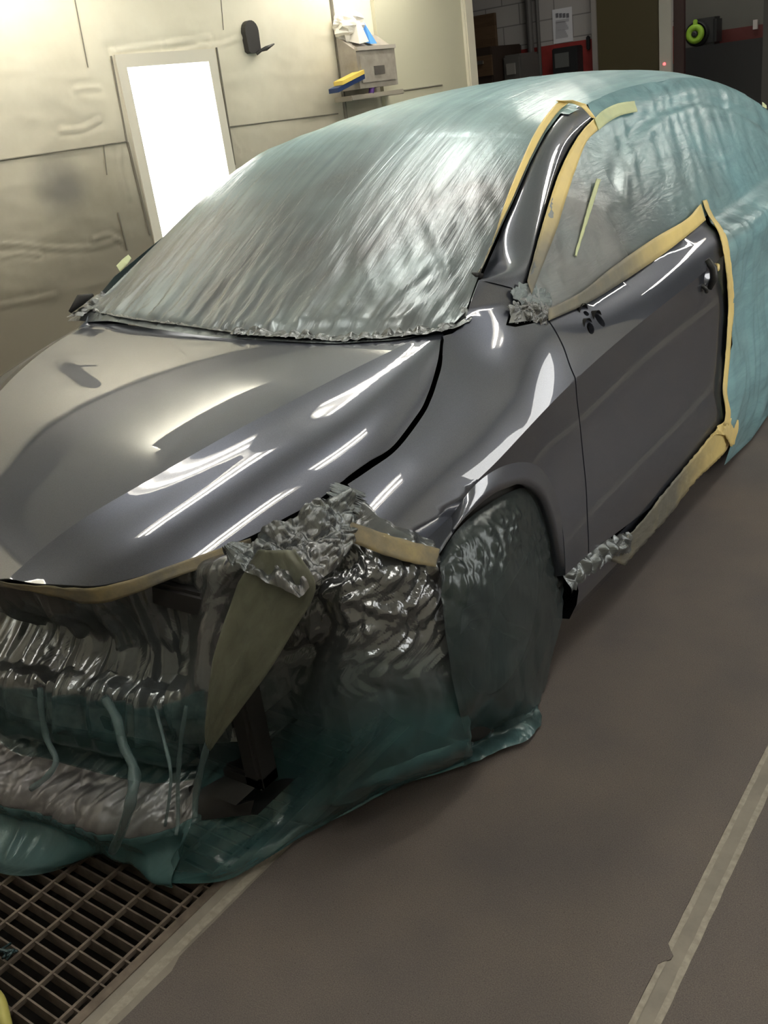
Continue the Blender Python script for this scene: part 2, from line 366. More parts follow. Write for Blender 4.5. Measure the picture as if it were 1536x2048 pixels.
# fender polygon in (y, z)
top_px = [(885, 672), (905, 667), (928, 650), (940, 610), (958, 560)]
tops = [hit(a, b, 'S') for a, b in top_px]
pr = [hit(a, b, 'S') for a, b in [(1046, 582), (1030, 606), (1018, 628), (1012, 650)]]
sail = [hit(a, b, 'S') for a, b in [(1030, 654), (1060, 648), (1092, 640)]]
dgap_px = [(1096, 640), (1125, 690), (1150, 755), (1160, 850), (1170, 950), (1175, 1040), (1177, 1108)]
dgap = hits(dgap_px, 'S', 6)
arch_out = hits([(872, 1092), (905, 1030), (950, 970), (1000, 935), (1050, 924), (1085, 940), (1110, 985), (1124, 1050), (1131, 1150)], 'S', 6)
fb = [hit(a, b, 'S') for a, b in [(690, 1040), (760, 1065), (820, 1081)]]
fnt = [hit(a, b, 'S') for a, b in [(712, 987), (707, 1020)]]
fgap = cr([(p[1], p[2]-.0) for p in gp], 8)
def shr(P, dy, dz): return [(a+dy, b+dz) for a, b in P]
fen_poly = [(a, b-.003) for a, b in fgap[:-1]]+yz(tops)+yz(pr)+yz(sail)+shr(yz(dgap), -.0028, 0)+yz(arch_out[::-1])+yz(fb[::-1])+yz(fnt[::-1])
cz_l = [(float(y), float(s_cz(y))) for y in np.linspace(-.10, .33, 24)]
fender = panel('fender', paint, car, fen_poly, 'S', .014, .015, creases=[cz_l])
# far-side fender (mirror, plainer)
far_poly = [(-.50, .50), (-.5, .70)]+[(float(y), float(s_tz(y))-.003) for y in np.linspace(-.48, .15, 16)]+[(.24, .99), (.33, 1.02), (.45, .955), (.45, .25), (.33, .25)]+[(.31*math.cos(a), .34+.35*math.sin(a)) for a in np.linspace(.1, math.pi-.3, 14)]+[(-.32, .45)]
farf = panel('fender', paint, car, far_poly, 'SR', .03, .01)
# door
drear_px = [(1408, 428), (1440, 470), (1452, 520), (1458, 600), (1456, 660), (1452, 720), (1447, 790), (1450, 850)]
drear = hits(drear_px, 'S', 6)
belt_px = [(1096, 640), (1180, 598), (1250, 553), (1330, 497), (1408, 432)]
belt = hits(belt_px, 'S', 6)
door_poly = [(a+.0028, b) for a, b in yz(dgap)]+[(.9, .235), (1.3, .225), (1.62, .225)]+yz(drear[::-1])+yz(belt[::-1])[1:-1]
cz_d = [(float(y), float(s_cz(y))) for y in np.linspace(.385, 1.60, 50)]
mh = hit(1188, 648, 'S'); hh_ = hit(1418, 548, 'S')
def ell(c, a, b, n=20, rot=0):
    return [(c[0]+a*math.cos(t)*math.cos(rot)-b*math.sin(t)*math.sin(rot), c[1]+a*math.cos(t)*math.sin(rot)+b*math.sin(t)*math.cos(rot)) for t in np.linspace(0, 2*math.pi, n, endpoint=False)]
mir_hole = [ell((mh[1]-.028, mh[2]-.004), .020, .012, 12, .3), ell((mh[1]+.040, mh[2]+.0), .016, .017, 12, -.3), ell((mh[1]+.005, mh[2]+.026), .012, .006, 10)]
han_hole = [ell((hh_[1], hh_[2]), .050, .036, 24)]
door = panel('door', paint, car, door_poly, 'S', .02, .015, creases=[cz_d], holes=mir_hole+han_hole)
# recess behind the removed door handle and its black bracket
def sdisc(name, m, c, a, b, off, parent, n=28, dome=0):
    V = []; Fc = []
    rings = 5
    for k in range(rings+1):
        for (y, z) in ell((c[1], c[2]), a*k/rings+1e-5, b*k/rings+1e-5, n): V.append((float(S(y, z)[0])+off+dome*(1-(k/rings)**2), y, z))
    for k in range(rings):
        for j in range(n): Fc.append((k*n+j, k*n+(j+1) % n, (k+1)*n+(j+1) % n, (k+1)*n+j))
    return mesh(name, V, Fc, m, parent)
rec = sdisc('handle_recess', paint, hh_, .052, .038, -.002, car, dome=-.026)
mb = MB(); x0 = float(S(hh_[1], hh_[2])[0])
mb.tube([(x0-.004, hh_[1]-.012, hh_[2]+.048), (x0+.016, hh_[1]-.008, hh_[2]+.02), (x0+.018, hh_[1]-.006, hh_[2]-.015), (x0+.004, hh_[1]-.008, hh_[2]-.046)], [.010, .013, .013, .009], 12)
hb = tag(mb.build('handle_bracket', dark_plastic, car, True), 'bare black handle bracket left in the door')
mb = MB(); mb.tube([(x0+.004, hh_[1]+.03, hh_[2]+.012), (x0+.01, hh_[1]+.055, hh_[2]+.004), (x0+.004, hh_[1]+.075, hh_[2]+.012)], .008, 8); mb.build('cable_clip', tape_y, hb, True)
mb = MB(); mb.tube([(x0-.01, hh_[1]-.06, hh_[2]-.02), (x0+.006, hh_[1]-.052, hh_[2]-.035), (x0+.002, hh_[1]-.03, hh_[2]-.05)], .007, 8); mb.build('bracket_arm', dark_plastic, hb, True)
for h in mir_hole:
    c = np.mean(h, 0); mbb = MB(); mbb.lathe([(-.03, .0005), (-.03, .024), (-.006, .026)], 16, 'x', (float(S(c[0], c[1])[0]), c[0], c[1])); mbb.build('mirror_socket', black, car, True)
# dark inner body right behind the panels so gaps and openings read black
ib = [(-.42, .62), (-.40, .70)]+[(float(y), float(s_tz(y))-.03) for y in np.linspace(-.3, .15, 8)]+[(.30, .97), (.5, .93), (1.0, .90), (1.6, .91), (1.62, .24), (.46, .24), (.36, .28)]+[(.33*math.cos(a), .335+.36*math.sin(a)) for a in np.linspace(.1, math.pi-.35, 14)]
panel('inner_body', black, car, ib, 'S', .04, 0, off=-.03)
hb_poly = [(x*.965, y*.94+.03 if y < 0 else y) for x, y in half]; hb_poly = hb_poly+[(-x, y) for x, y in hb_poly[::-1][1:-1]]
panel('hood_inner_frame', black, car, hb_poly, 'H', .05, 0, off=-.035)
# wheel arch lip: dark ring turning in under the fender
inn_px = [(884, 1108), (930, 1042), (985, 993), (1020, 976), (1052, 968), (1088, 990), (1108, 1040), (1120, 1095), (1129, 1152)]
n_a = 40
def resamp(P, n):
    P = np.array(P, float); d = np.r_[0, np.cumsum(np.linalg.norm(np.diff(P, axis=0), axis=1))]; t = np.linspace(0, d[-1], n)
    return np.stack([np.interp(t, d, P[:, k]) for k in range(3)], 1)
ao = resamp(arch_out, n_a); ai = resamp(cr([at(a, b, 'x', .893) for a, b in inn_px], 6), n_a)
ai[:, 0] -= .006
rows = [ao, ao*.66+ai*.34+np.array([.001, 0, 0]), ao*.33+ai*.67+np.array([.001, 0, 0]), ai, ai+np.array([-.012, 0, -.004]), ai+np.array([-.055, 0, .0])]
grid('wheel_arch_lip', paint, rows, car)
liner = [ai+np.array([-.055, 0, 0]), ai+np.array([-.15, 0, .02]), ai+np.array([-.32, 0, .02])]
grid('wheel_arch_liner', black, liner, car)
# A pillar: inner line on the windshield side, outer line on the glass side
Lp = [(958, 560), (972, 528), (1000, 465), (1030, 400), (1060, 330), (1090, 272), (1118, 232), (1143, 212)]
Rp = [(1046, 582), (1058, 540), (1074, 480), (1094, 412), (1115, 350), (1138, 302), (1160, 268), (1184, 243)]
PL = resamp(cr([hit(a, b, 'S' if i == 0 else 'T') for i, (a, b) in enumerate(Lp)], 6), 40); PR = resamp(cr([hit(a, b, 'S') for a, b in Rp], 6), 40)
prow = []
w8 = np.clip(np.linspace(0, 1, 40)/.08, 0, 1)[:, None]
for s in np.linspace(0, 1, 13):
    base = PL*(1-s)+PR*s; yzq = base[:, 1:]; bs_ = np.stack([S(yzq[:, 0], yzq[:, 1]), yzq[:, 0], yzq[:, 1]], 1)
    w8 = np.clip(np.linspace(0, 1, 40)/.30, 0, 1)[:, None]; w8 = w8*w8*(3-2*w8); bul = .017*math.sin(math.pi*s)**.6
    prow.append(bs_*(1-w8)+(base+np.array([.55, -.35, .76])*bul)*w8)
for i in range(40):                                     # first station follows the fender top exactly
    pass
sd_ = np.array([-.4, .2, -.9])*.02
prow = [PL+sd_]+prow+[PR+np.array([-.025, 0, -.01])]
pil = grid('windshield_pillar', paint, prow, car)
# rocker / sill below the door
rk = []
for y in np.linspace(.335, 1.70, 30):
    t_ = .245-.02*min(1, (y-.4)/.5); rk.append([(float(S(y, t_)[0])-.012, y, t_+.015), (.893, y, t_-.03), (.885, y, t_-.075), (.862, y, t_-.125), (.80, y, t_-.135), (.70, y, t_-.12)])
grid('sill', paint, rk, car)
# floor pan and far side below the film
mb = MB(); mb.box((-.66, -.40, .17), (.66, 3.8, .24)); mb.build('floor_pan', black, car)
mb = MB(); mb.box((-.60, -.42, .24), (.60, .05, .60)); mb.box((-.63, .25, .22), (.63, 3.7, .88)); mb.build('cabin_core', black, car)
# wheels
def wheel(x, y):
    sgn = 1 if x > 0 else -1
    p = MB().lathe([(-.10, .20), (-.105, .27), (-.10, .305), (-.085, .322), (-.04, .327), (.04, .327), (.085, .322), (.10, .305), (.105, .27), (.10, .205)], 48, 'x').build('tyre', rubber, car, True)
    p.location = (x, y, .327)
    rm = MB(); rm.lathe([(-.09, .205), (-.06, .19), (.06, .19), (.09, .208)], 48, 'x')
    r = rm.build('rim', alloy, p, True)
    sp = MB()
    for k in range(5):
        a = 2*math.pi*k/5+.3; c, s = math.cos(a), math.sin(a); cx, sx = math.cos(a+.12), math.sin(a+.12)
        sp.tube([(sgn*.055, .03*c, .03*s), (sgn*.06, .11*c, .11*s), (sgn*.07, .195*cx, .195*sx)], [.022, .016, .02], 8)
    sp.lathe([(sgn*.06, .0), (sgn*.068, .03), (sgn*.05, .055), (sgn*.03, .06)], 20, 'x')
    sp.build('spokes', alloy, p, True)
    return p
wheel(.752, 0.0); wheel(-.752, 0.0); wheel(.775, 2.72); wheel(-.775, 2.72)
# front structure seen through the film: crash beam, radiator support, lower tray, headlight mounts
beam_m = mat('galvanised_beam', (.38, .40, .38), .45, .5); noisecol(beam_m, 30, [(.35, (.28, .30, .29)), (.65, (.46, .48, .46))])
_by = F1([0, .148, .316, .426, .5, .6], [-.805, -.782, -.742, -.718, -.684, -.62])
def beam_y(x): return float(_by(abs(x)))
_tyf = F1([0, .16, .28, .373, .44, .48, .6], [-.925, -.896, -.881, -.864, -.83, -.79, -.70])
def tray_y(x): return float(_tyf(abs(x)))
xs = np.linspace(-.60, .60, 41)
prof = [(.03, .40), (0, .40), (-.012, .39), (-.012, .36), (.004, .35), (.004, .34), (-.012, .33), (-.014, .295), (0, .285), (.03, .285)]
bm_ = grid('crash_beam', beam_m, [[(x, beam_y(x)+a+.02, z) for a, z in prof] for x in xs], car)
for x in (-.42, -.25, .10, .27, .43):
    for z in (.38, .32):
        MB().box((x-.016, beam_y(x)+.004, z-.014), (x+.016, beam_y(x)+.012, z+.014)).build('beam_slot', black, bm_)
mb = MB(); mb.box((-.62, -.66, .60), (.62, -.60, .655), .008); mb.box((-.62, -.66, .19), (.62, -.60, .23), .008); mb.box((-.62, -.66, .19), (-.57, -.60, .65), .008); mb.box((.57, -.66, .19), (.62, -.60, .65), .008); mb.box((-.03, -.66, .2), (.03, -.61, .65), .008)
mb.build('radiator_support', black, car)
mb = MB(); mb.box((-.52, -.60, .23), (.52, -.56, .60)); mb.build('radiator', black, car)
for x in (-.52, .52): MB().box((x-.04, -.66, .30), (x+.04, -.45, .39), .01).build('beam_mount', beam_m, car)
tray = grid('lower_tray', dark_plastic, [[(x, -.60, .20), (x, -.72, .20), (x, tray_y(x)+.03, .175), (x, tray_y(x)+.012, .15), (x, tray_y(x)+.03, .135), (x, -.5, .135)] for x in xs], car)
for s in (-1, 1): MB().box((min(s*.44, s*.66), -.50, .47), (max(s*.44, s*.66), -.34, .62), .02).build('headlight_mount', black, car)
hn = MB(); hn.lathe([(-.03, .0), (-.03, .045), (.0, .055), (.02, .05), (.03, .02), (.03, 0)], 20, 'y', tuple(at(425, 1560, 'y', -.62))); hn.build('horn', dark_plastic, car, True)
def foil(x, y, z=0.0):
    k = .45*nz(x*.9, y*.9, z+3); d, p = noise.voronoi(Vector((x+k, y-k, z))); return min(1.0, (d[1]-d[0])*1.6)-.35
# ------------------------------------------------------------------ MASKING FILM
# windshield + roof sheet
cow_px = [(880, 668), (820, 676), (740, 680), (690, 684), (600, 678), (530, 671), (470, 668), (380, 655), (300, 643), (230, 632), (165, 632)]
cwl = [hit(a, b, 'T') for a, b in cow_px]
cw = [(p[0], p[1]) for p in cr(cwl, 4)]
lp = [(p[0], p[1]) for p in [hit(a, b, 'T') for a, b in [(905, 662), (930, 636), (938, 612), (954, 566), (972, 528), (1000, 465), (1030, 400), (1060, 330), (1090, 272), (1120, 232)]]]
rail = []
for y in np.linspace(1.12, 3.9, 26):
    z = float(s_rz(y)); x = float(S(y, z)[0]); rail.append((x+.004, y))
x0c = cw[-1]
farL = [(-.72, .18), (-.71, .30), (-.655, .55), (-.60, .82), (-.565, 1.05)]
far = [(-a, b) for a, b in rail[::-1]]
cw = [(x, y-.028*min(1, (.66-x)/.1)) for x, y in cw]
top_poly = lp+rail+far+farL[::-1]+cw[::-1]
top_poly = [p for i, p in enumerate(top_poly) if i == 0 or (abs(p[0]-top_poly[i-1][0])+abs(p[1]-top_poly[i-1][1])) > 1e-4]
def wdisp(x, y):
    x = np.asarray(x, float); y = np.asarray(y, float); out = np.zeros(len(x))
    for i in range(len(x)):
        a, b = x[i], y[i]
        c = .09+.08*(abs(a)/.7)                        # cowl line
        t = max(0, b-c)
        # pleats fan out from the cowl, strong near it and dying towards the roof
        u = (a-.10)*(1-.25*t)
        w1 = math.exp(-t/.16); w2 = math.exp(-t/.5)
        side = min(1, max(0, (a+.5)/.5))
        w0 = math.exp(-max(t, 0)/.045); q = .0085*w1*ridged(u*24+nz(a*5, b*5)*.8, t*4, 1.3)+.004*w1*ridged(u*60, t*9+nz(u*9, t*3), 4.1)+.007*w0*foil(a*30, b*30, 1)
        q += .0022*w2*(.3+.7*side)*ridged(u*8+t*2.2, t*1.3, 7.7)+.0018*w2*ridged(u*25+t*5, t*2, 2.7)
        # diagonal drawn folds towards the near pillar base
        dgn = (a-.55)*.8+(b-.35)*.6
        q += .006*math.exp(-((a-.50)/.20)**2-((b-.45)/.25)**2)*ridged(dgn*18, (b-a)*2, 2.2)
        q += .005*nz(a*2.0, b*2.0, 5)
        q += .0022*ridged(a*7+b*3, b*2-a, 9.1)*(b > .9)
        out[i] = q*min(1, max(0, t)/.03+.25) if b < 1.0 else q
    m = y < .32
    if m.any():
        lift = H(x[m], y[m])+.004-(T(x[m], y[m])+.006); out[m] = np.maximum(out[m], np.maximum(lift, 0)+.25*out[m])
    return out
def spray_top(x, y): return np.clip(1.05-(y-.55)/.62-.35*np.clip((x+.1)/-1.2, 0, 1)+0*x, 0, .88)
top = panel('masking_film', film_top, None, top_poly, 'T', .0115, 0, disp=wdisp, off=.006, attrs={'spray': spray_top, 'veil': lambda a, b: np.ones(len(a))})
tag(top, 'thin teal plastic masking film pulled over the windshield and roof, greyed by overspray', 'masking film')
def crumple(name, par, path, w, amp, m, fr=40, nrow=9, spray=.8, seed=1, up=(0, 0, 1), n=None):
    P = resamp(path, n or max(30, int(len(path)*4))); rows = []
    N = len(P); T_ = np.gradient(P, axis=0); T_ /= np.linalg.norm(T_, axis=1)[:, None]; B = np.cross(T_, np.array(up, float)); B /= np.linalg.norm(B, axis=1)[:, None]
    for k_ in range(nrow):
        s = k_/(nrow-1)-.5; row = P+B*(w*s)*(1+.35*np.array([nz(i*.21, seed, k_*.1) for i in range(N)]))[:, None]
        row = row+np.array(up)*np.array([amp*(foil(p[0]*fr, p[1]*fr, p[2]*fr+seed)+.4)*math.cos(s*2.6) for p in row])[:, None]; rows.append(row)
    return grid(name, m, rows, par, {'spray': np.full((nrow, N), spray), 'veil': np.ones((nrow, N))})
def nrmS(px, py):
    p = hit(px, py, 'S'); _, n = sfn('S')(np.array([p[1]]), np.array([p[2]])); return n[0]
hem_m = film('film_crumpled_hem', (.14, .2, .21), (.20, .20, .21), .85, 1, (6, 6), .3, .14, .9, .0)
hem_px = [(178, 622), (230, 634), (300, 645), (380, 655), (470, 668), (530, 671), (600, 676), (690, 682), (740, 678), (820, 672), (885, 662), (920, 648), (934, 628)]
hp = [hit(a, b-4, 'T', .012) for a, b in hem_px]
crumple('crumpled_hem', top, cr(hp[4:], 8), .05, .020, hem_m, 26, 13, seed=3, n=260)
crumple('crumpled_hem', top, cr(hp[:5], 8), .02, .007, hem_m, 48, 7, seed=5, n=120)
wb_ = [(136, 628, 195, 588, .03), (150, 632, 170, 612, .02)]
mbk = MB(); p0, p1 = at(140, 624, 'x', -.72), at(186, 590, 'x', -.70); mbk.tube([p0, (p0+p1)/2+np.array([0, 0, .012]), p1], [.006, .018, .005], 8)
tag(mbk.build('wiper_stub', black, top, True), 'black wiper stub poking through at the far cowl corner')
p0 = hit(470, 664, 'H', .01); tag(MB().tube([p0, p0+np.array([.012, .0, .006]), p0+np.array([.02, .02, .002])], [.007, .009, .004], 8).build('washer_nozzle', black, top, True), 'small black washer nozzle at the film edge')
p0 = hit(944, 546, 'T', .012); tag(MB().tube([p0, p0+np.array([.012, .0, -.006]), p0+np.array([.02, .01, -.012])], [.002, .008, .010], 8).build('film_tear', black, top, True), 'small black torn corner')
# side sheet: near side windows, rear door, quarter panel
prl = [(p[1], p[2]) for p in [hit(a, b, 'S') for a, b in [(1184, 243), (1160, 268), (1138, 302), (1115, 350), (1094, 412), (1074, 480), (1058, 540), (1042, 590), (1022, 628), (1016, 650)]]]
srail = [(y, float(s_rz(y))) for y in np.linspace(1.30, 4.0, 28)]
sbelt = yz(hits([(1092, 641), (1180, 598), (1250, 553), (1330, 497), (1400, 440)], 'S', 4))
sdoor = yz(hits([(1412, 432), (1440, 470), (1451, 520), (1457, 600), (1454, 660), (1450, 720), (1445, 790), (1450, 850)], 'S', 4))
side_poly = prl+sbelt[0:]+sdoor+[(1.70, .18), (1.72, .06), (2.1, .035), (2.6, .03), (3.2, .04), (3.9, .05), (4.04, .3), (4.05, .95)]+srail[::-1]
def sdisp(y, z):
    out = np.zeros(len(y))
    for i in range(len(y)):
        a, b = y[i], z[i]; q = 0
        if b > .93:
            t = b-float(s_tz(a)); w = math.exp(-max(t, 0)/.09)
            q = .006*w*ridged(a*26, t*6, .3)+.004*ridged(a*9-t*9, t*3+a, 3.3)+.004*nz(a*3, b*3, 1)
            if a < .75: q += .008*math.exp(-((a-.42)/.18)**2)*ridged(a*55, b*40, 8)
            # rubber frame of the rear glass shows as an arc
            r = math.hypot((a-1.95)/1.05, (b-.93)/.40)
            dk = min(1, max(.12, (t-.01)/.05)); q *= dk
            if a > 1.1: q += -.008*math.exp(-((r-1.0)/.03)**2)+.004*math.exp(-((r-.92)/.03)**2)
        else:
            q = .010*ridged(a*5.5+nz(a*3, b*4), b*1.2, .7)+.005*ridged(a*14, b*3, 5)+.006*nz(a*4, b*4, 2)
            if b < .22: q += .03*(.22-b)/.2*(1+nz(a*6, 0, 3))
        out[i] = q*min(1, max(.05, (a-1.60)/.05)) if (b < .93 and a < 1.65) else q
    return out
def spray_side(y, z): return np.clip(1.05-(y-.7)/1.3-.7*np.clip((z-1.12)/.3, 0, 1), 0, .9)*(z > .9)+.05
side = panel('masking_film', film_side, None, side_poly, 'S', .0165, 0, disp=sdisp, off=.007, attrs={'spray': spray_side, 'veil': lambda a, b: np.ones(len(a))})
tag(side, 'teal plastic masking film hanging over the side windows and rear door down to the floor', 'masking film')
sp_ = [hit(a, b, 'S', .008) for a, b in [(1020, 632), (1045, 622), (1075, 628), (1092, 632)]]
crumple('crumpled_corner', side, cr(sp_, 8), .05, .022, hem_m, 30, 14, seed=8, up=tuple(nrmS(1050, 610)), n=90)
sp_ = [hit(a, b, 'S', .008) for a, b in [(1032, 606), (1052, 590), (1078, 598), (1100, 612)]]
crumple('crumpled_corner', side, cr(sp_, 8), .06, .016, film_side, 24, 12, seed=9, up=tuple(nrmS(1050, 600)), n=90)
# far side sheet (seen only over the far pillar; closes the car for other views)
fs_poly = [(.28, .985), (.5, .945), (1.0, .94), (1.8, .95), (1.9, .2), (2.3, .05), (3.9, .05), (4.04, .3), (4.05, .95)]+srail[::-1]+[(1.1, 1.34), (.85, 1.25), (.6, 1.14), (.4, 1.05)]
fs = panel('masking_film', film_side, None, fs_poly, 'SR', .05, 0, disp=None, off=.005, attrs={'spray': lambda a, b: np.full(len(a), .4), 'veil': lambda a, b: np.ones(len(a))})
tag(fs, 'teal plastic masking film on the far flank of the car facing the bright wall panel', 'masking film')
# tail sheet
tl = []
for x in np.linspace(-.62, .62, 15):
    k = 1-(abs(x)/.66)**4
    tl.append([(x, 3.85, float(T(x, 3.85)[0])), (x, 4.02+.03*k, .98), (x, 4.06+.06*k, .80), (x, 4.05+.08*k, .5), (x, 4.0+.05*k, .2), (x, 4.02+.05*k, .05)])
o = grid('masking_film', film_side, tl, None, {'spray': np.zeros((15, 6)), 'veil': np.ones((15, 6))}); tag(o, 'teal plastic masking film over the tail of the car beside the booth entrance', 'masking film')
# ---- front drape. columns run left to right, rows top to bottom, given as x, y, z
_hem = F1([0, .066, .154, .20, .237, .265, .30, .385, .47, .6], [-.985, -.979, -.955, -.895, -.83, -.785, -.775, -.81, -.83, -.8])
def col(x, lip_y, lip_z):
    by = beam_y(x); ty = tray_y(x); hy = float(_hem(abs(x)))
    return [(x, lip_y, lip_z), (x, lip_y+.035, lip_z-.07), (x, -.685+.10*(abs(x)/.6)**3, .505), (x, by+.035, .435), (x, by-.022, .412), (x, by-.038, .285), (x, by+.03, .25), (x, ty+.10, .205), (x, ty+.03, .178), (x, ty, .145), (x, ty+.02, .09), (x, (hy+ty)/2-.01, .04), (x, hy, .014)]
lipf = F1([0, .13, .353, .48, .587, .633, .70], [-.815, -.795, -.74, -.655, -.535, -.45, -.36]); lipz = lambda x, y: float(H(x, y)[0])
colsx = [-.55, -.40, -.25, -.12, .0, .10, .18, .26, .34, .41, .47]
FC = []
for x in colsx:
    ly = float(lipf(abs(x))); FC.append(col(x, ly+.006, lipz(x, ly)-.012))
P_ = lambda px, py, ax, v: tuple(at(px, py, ax, v))
# corner and wheel-side columns traced from the photo at the depth of the structure below
def lipn(px, py): p = hit(px, py, 'H'); return (p[0], p[1]+.004, p[2]-.012)
FC.append([lipn(470, 1087), P_(455, 1130, 'y', -.63), P_(432, 1220, 'y', -.66), P_(420, 1300, 'y', -.69), P_(416, 1370, 'y', -.72), P_(412, 1440, 'y', -.73), P_(405, 1500, 'y', -.72), P_(400, 1550, 'y', -.71), P_(395, 1600, 'y', -.73), P_(385, 1640, 'y', -.76), P_(370, 1680, 'y', -.79), P_(340, 1730, 'z', .05), P_(330, 1766, 'z', .014)])
FC.append([lipn(560, 1040), P_(560, 1090, 'y', -.55), P_(545, 1170, 'y', -.57), P_(520, 1260, 'y', -.60), P_(500, 1330, 'y', -.62), P_(485, 1400, 'y', -.63), P_(475, 1470, 'y', -.63), P_(470, 1530, 'y', -.63), P_(465, 1590, 'y', -.65), P_(460, 1640, 'y', -.69), P_(455, 1690, 'y', -.72), P_(455, 1730, 'z', .05), P_(455, 1757, 'z', .014)])
FC.append([lipn(650, 990), P_(655, 1050, 'y', -.45), P_(640, 1130, 'y', -.50), P_(628, 1200, 'y', -.54), P_(610, 1290, 'y', -.54), P_(595, 1360, 'y', -.54), P_(585, 1430, 'y', -.54), P_(580, 1490, 'y', -.54), P_(580, 1550, 'y', -.54), P_(580, 1600, 'y', -.56), P_(585, 1640, 'y', -.58), P_(600, 1660, 'z', .04), P_(610, 1668, 'z', .014)])
FC.append([P_(700, 985, 'y', -.36), P_(700, 1050, 'y', -.42), P_(705, 1120, 'x', .80), P_(705, 1200, 'x', .82), P_(700, 1280, 'x', .82), P_(690, 1350, 'x', .81), P_(685, 1420, 'x', .80), P_(690, 1480, 'x', .80), P_(695, 1530, 'x', .79), P_(700, 1570, 'x', .78), P_(700, 1595, 'x', .77), P_(705, 1608, 'z', .03), P_(710, 1617, 'z', .014)])
FC.append([P_(712, 990, 'y', -.355), P_(745, 1065, 'x', .80), P_(760, 1140, 'x', .85), P_(770, 1210, 'x', .865), P_(770, 1280, 'x', .87), P_(768, 1350, 'x', .87), P_(768, 1400, 'x', .865), P_(770, 1450, 'x', .86), P_(775, 1490, 'x', .85), P_(780, 1520, 'x', .84), P_(785, 1550, 'x', .83), P_(790, 1562, 'z', .03), P_(795, 1572, 'z', .014)])
FC.append([P_(716, 992, 'y', -.352), P_(815, 1085, 'x', .845), P_(835, 1160, 'x', .875), P_(840, 1230, 'x', .89), P_(845, 1290, 'x', .895), P_(850, 1340, 'x', .90), P_(855, 1390, 'x', .90), P_(860, 1430, 'x', .895), P_(865, 1465, 'x', .89), P_(870, 1490, 'x', .885), P_(875, 1515, 'x', .88), P_(878, 1533, 'z', .03), P_(882, 1546, 'z', .014)])
FC.append([P_(718, 994, 'y', -.35), P_(872, 1104, 'x', .865), P_(885, 1170, 'x', .89), P_(893, 1230, 'x', .905), P_(900, 1280, 'x', .915), P_(910, 1330, 'x', .915), P_(915, 1370, 'x', .915), P_(922, 1405, 'x', .91), P_(930, 1440, 'x', .905), P_(935, 1465, 'x', .90), P_(940, 1490, 'x', .895), P_(942, 1510, 'z', .03), P_(945, 1524, 'z', .014)])
G = refine([list(c) for c in FC], 16, 16)          # axis0: columns, axis1: rows
nc, nr = G.shape[:2]
arc = np.zeros((nc, nr)); arc[1:] = np.cumsum(np.linalg.norm(np.diff(G, axis=0), axis=2), axis=0)
dwn = np.zeros((nc, nr)); dwn[:, 1:] = np.cumsum(np.linalg.norm(np.diff(G, axis=1), axis=2), axis=1)
ci = np.linspace(0, len(FC)-1, nc)[:, None]*np.ones((1, nr)); ri = np.linspace(0, 12, nr)[None]*np.ones((nc, 1))
NNm = gnormals(G)
tow = np.sign((NNm*(CP-G)).sum(2, keepdims=True)); NNm = NNm*np.median(tow)
def fdisp(c, r, a, d):
    s = min(1, r/1.0)*min(1, (12.3-r)/1.0)
    ft = 1 if c < 11 else max(0, 1-(c-11)/1.5); cn = max(0, min(1, (c-11.0)/1.5)); up = max(0, 1-abs(r-3)/3.5)
    X = gx_; q = .010*ft*ridged(X*9+nz(X*3, d*3)*.5, d*1.0, 2.0)+.006*ft*ridged(X*24, d*3, 3.0)*(.4+.6*(r < 5))
    if c < 12.5 and r < 4.6:
        for (x_, w_, am) in ((.075, .008, .020), (.135, .012, -.018), (.20, .010, .026), (.265, .012, -.020), (.315, .008, .026), (.36, .010, -.02), (.40, .008, .024), (.45, .010, -.018), (.49, .009, .022)):
            q += am*min(1, r/2)*math.exp(-((X-x_-.03*nz(d*4, x_*9, 1))/w_)**2)
        q += .014*foil(X*13, d*9, 4)*min(1, r/2.0)*(X > .1)
    if ft and 6.5 < r < 9.3: q += .007*foil(X*22+d*6, d*14, 4)+.004*ridged(X*60+d*30, d*14, 6)
    # crumpled foil look at the corner under the fender
    q += cn*up*(.030*foil(a*9+nz(a*5, d*5)*.5, d*8, 5)+.016*foil(a*24+nz(a*9, d*9), d*20, 6)+.006*foil(a*50, d*46, 2))
    q += cn*(1-up)*(.012*ridged(a*9+d*2.5, d*1.4, 8)+.008*nz(a*6, d*4, 1))
    # long gathers falling from the fender tape
    if c > 14: q += .012*ridged(a*22+d*3, d*.8, 4)*min(1, r/2)*max(.25, 1-r/9)*min(1, c-14)
    return q*s
for i in range(nc):
    for j in range(nr):
        gx_ = G[i, j, 0]; G[i, j] += NNm[i, j]*fdisp(ci[i, j], ri[i, j], arc[i, j], dwn[i, j]); G[i, j, 2] = max(G[i, j, 2], .006)
# overspray settled on what faced up and on the crumpled corner
n2_ = gnormals(G); n2_ = n2_*np.median(np.sign((n2_*(CP-G)).sum(2, keepdims=True)))
spr = np.zeros((nc, nr)); vl = np.zeros((nc, nr))
for i in range(nc):
    for j in range(nr):
        c, r, a, d = ci[i, j], ri[i, j], arc[i, j], dwn[i, j]; ft = 1 if c < 11 else 0
        if ft:
            b = .85 if r < 4.05 else (.10 if r < 7.0 else (.94 if r < 8.9 else .12))
            v = .9 if r < 4.05 else (.30 if r < 7.0 else (.95 if r < 9 else .75))
        else:
            b = max(0, .87-max(0, (r-4)/3.5)); v = max(.42, .9-max(0, (r-3.5)/4))+(.45*max(0, r-11) if r > 11 else 0)
        spr[i, j] = b; vl[i, j] = v
fd = grid('masking_film', film_front, G, None, {'spray': spr, 'veil': vl}, uv=np.stack([arc.ravel()*.6, dwn.ravel()], 1))
tag(fd, 'crumpled clear teal plastic film hanging from the hood edge over the bare front end', 'masking film')
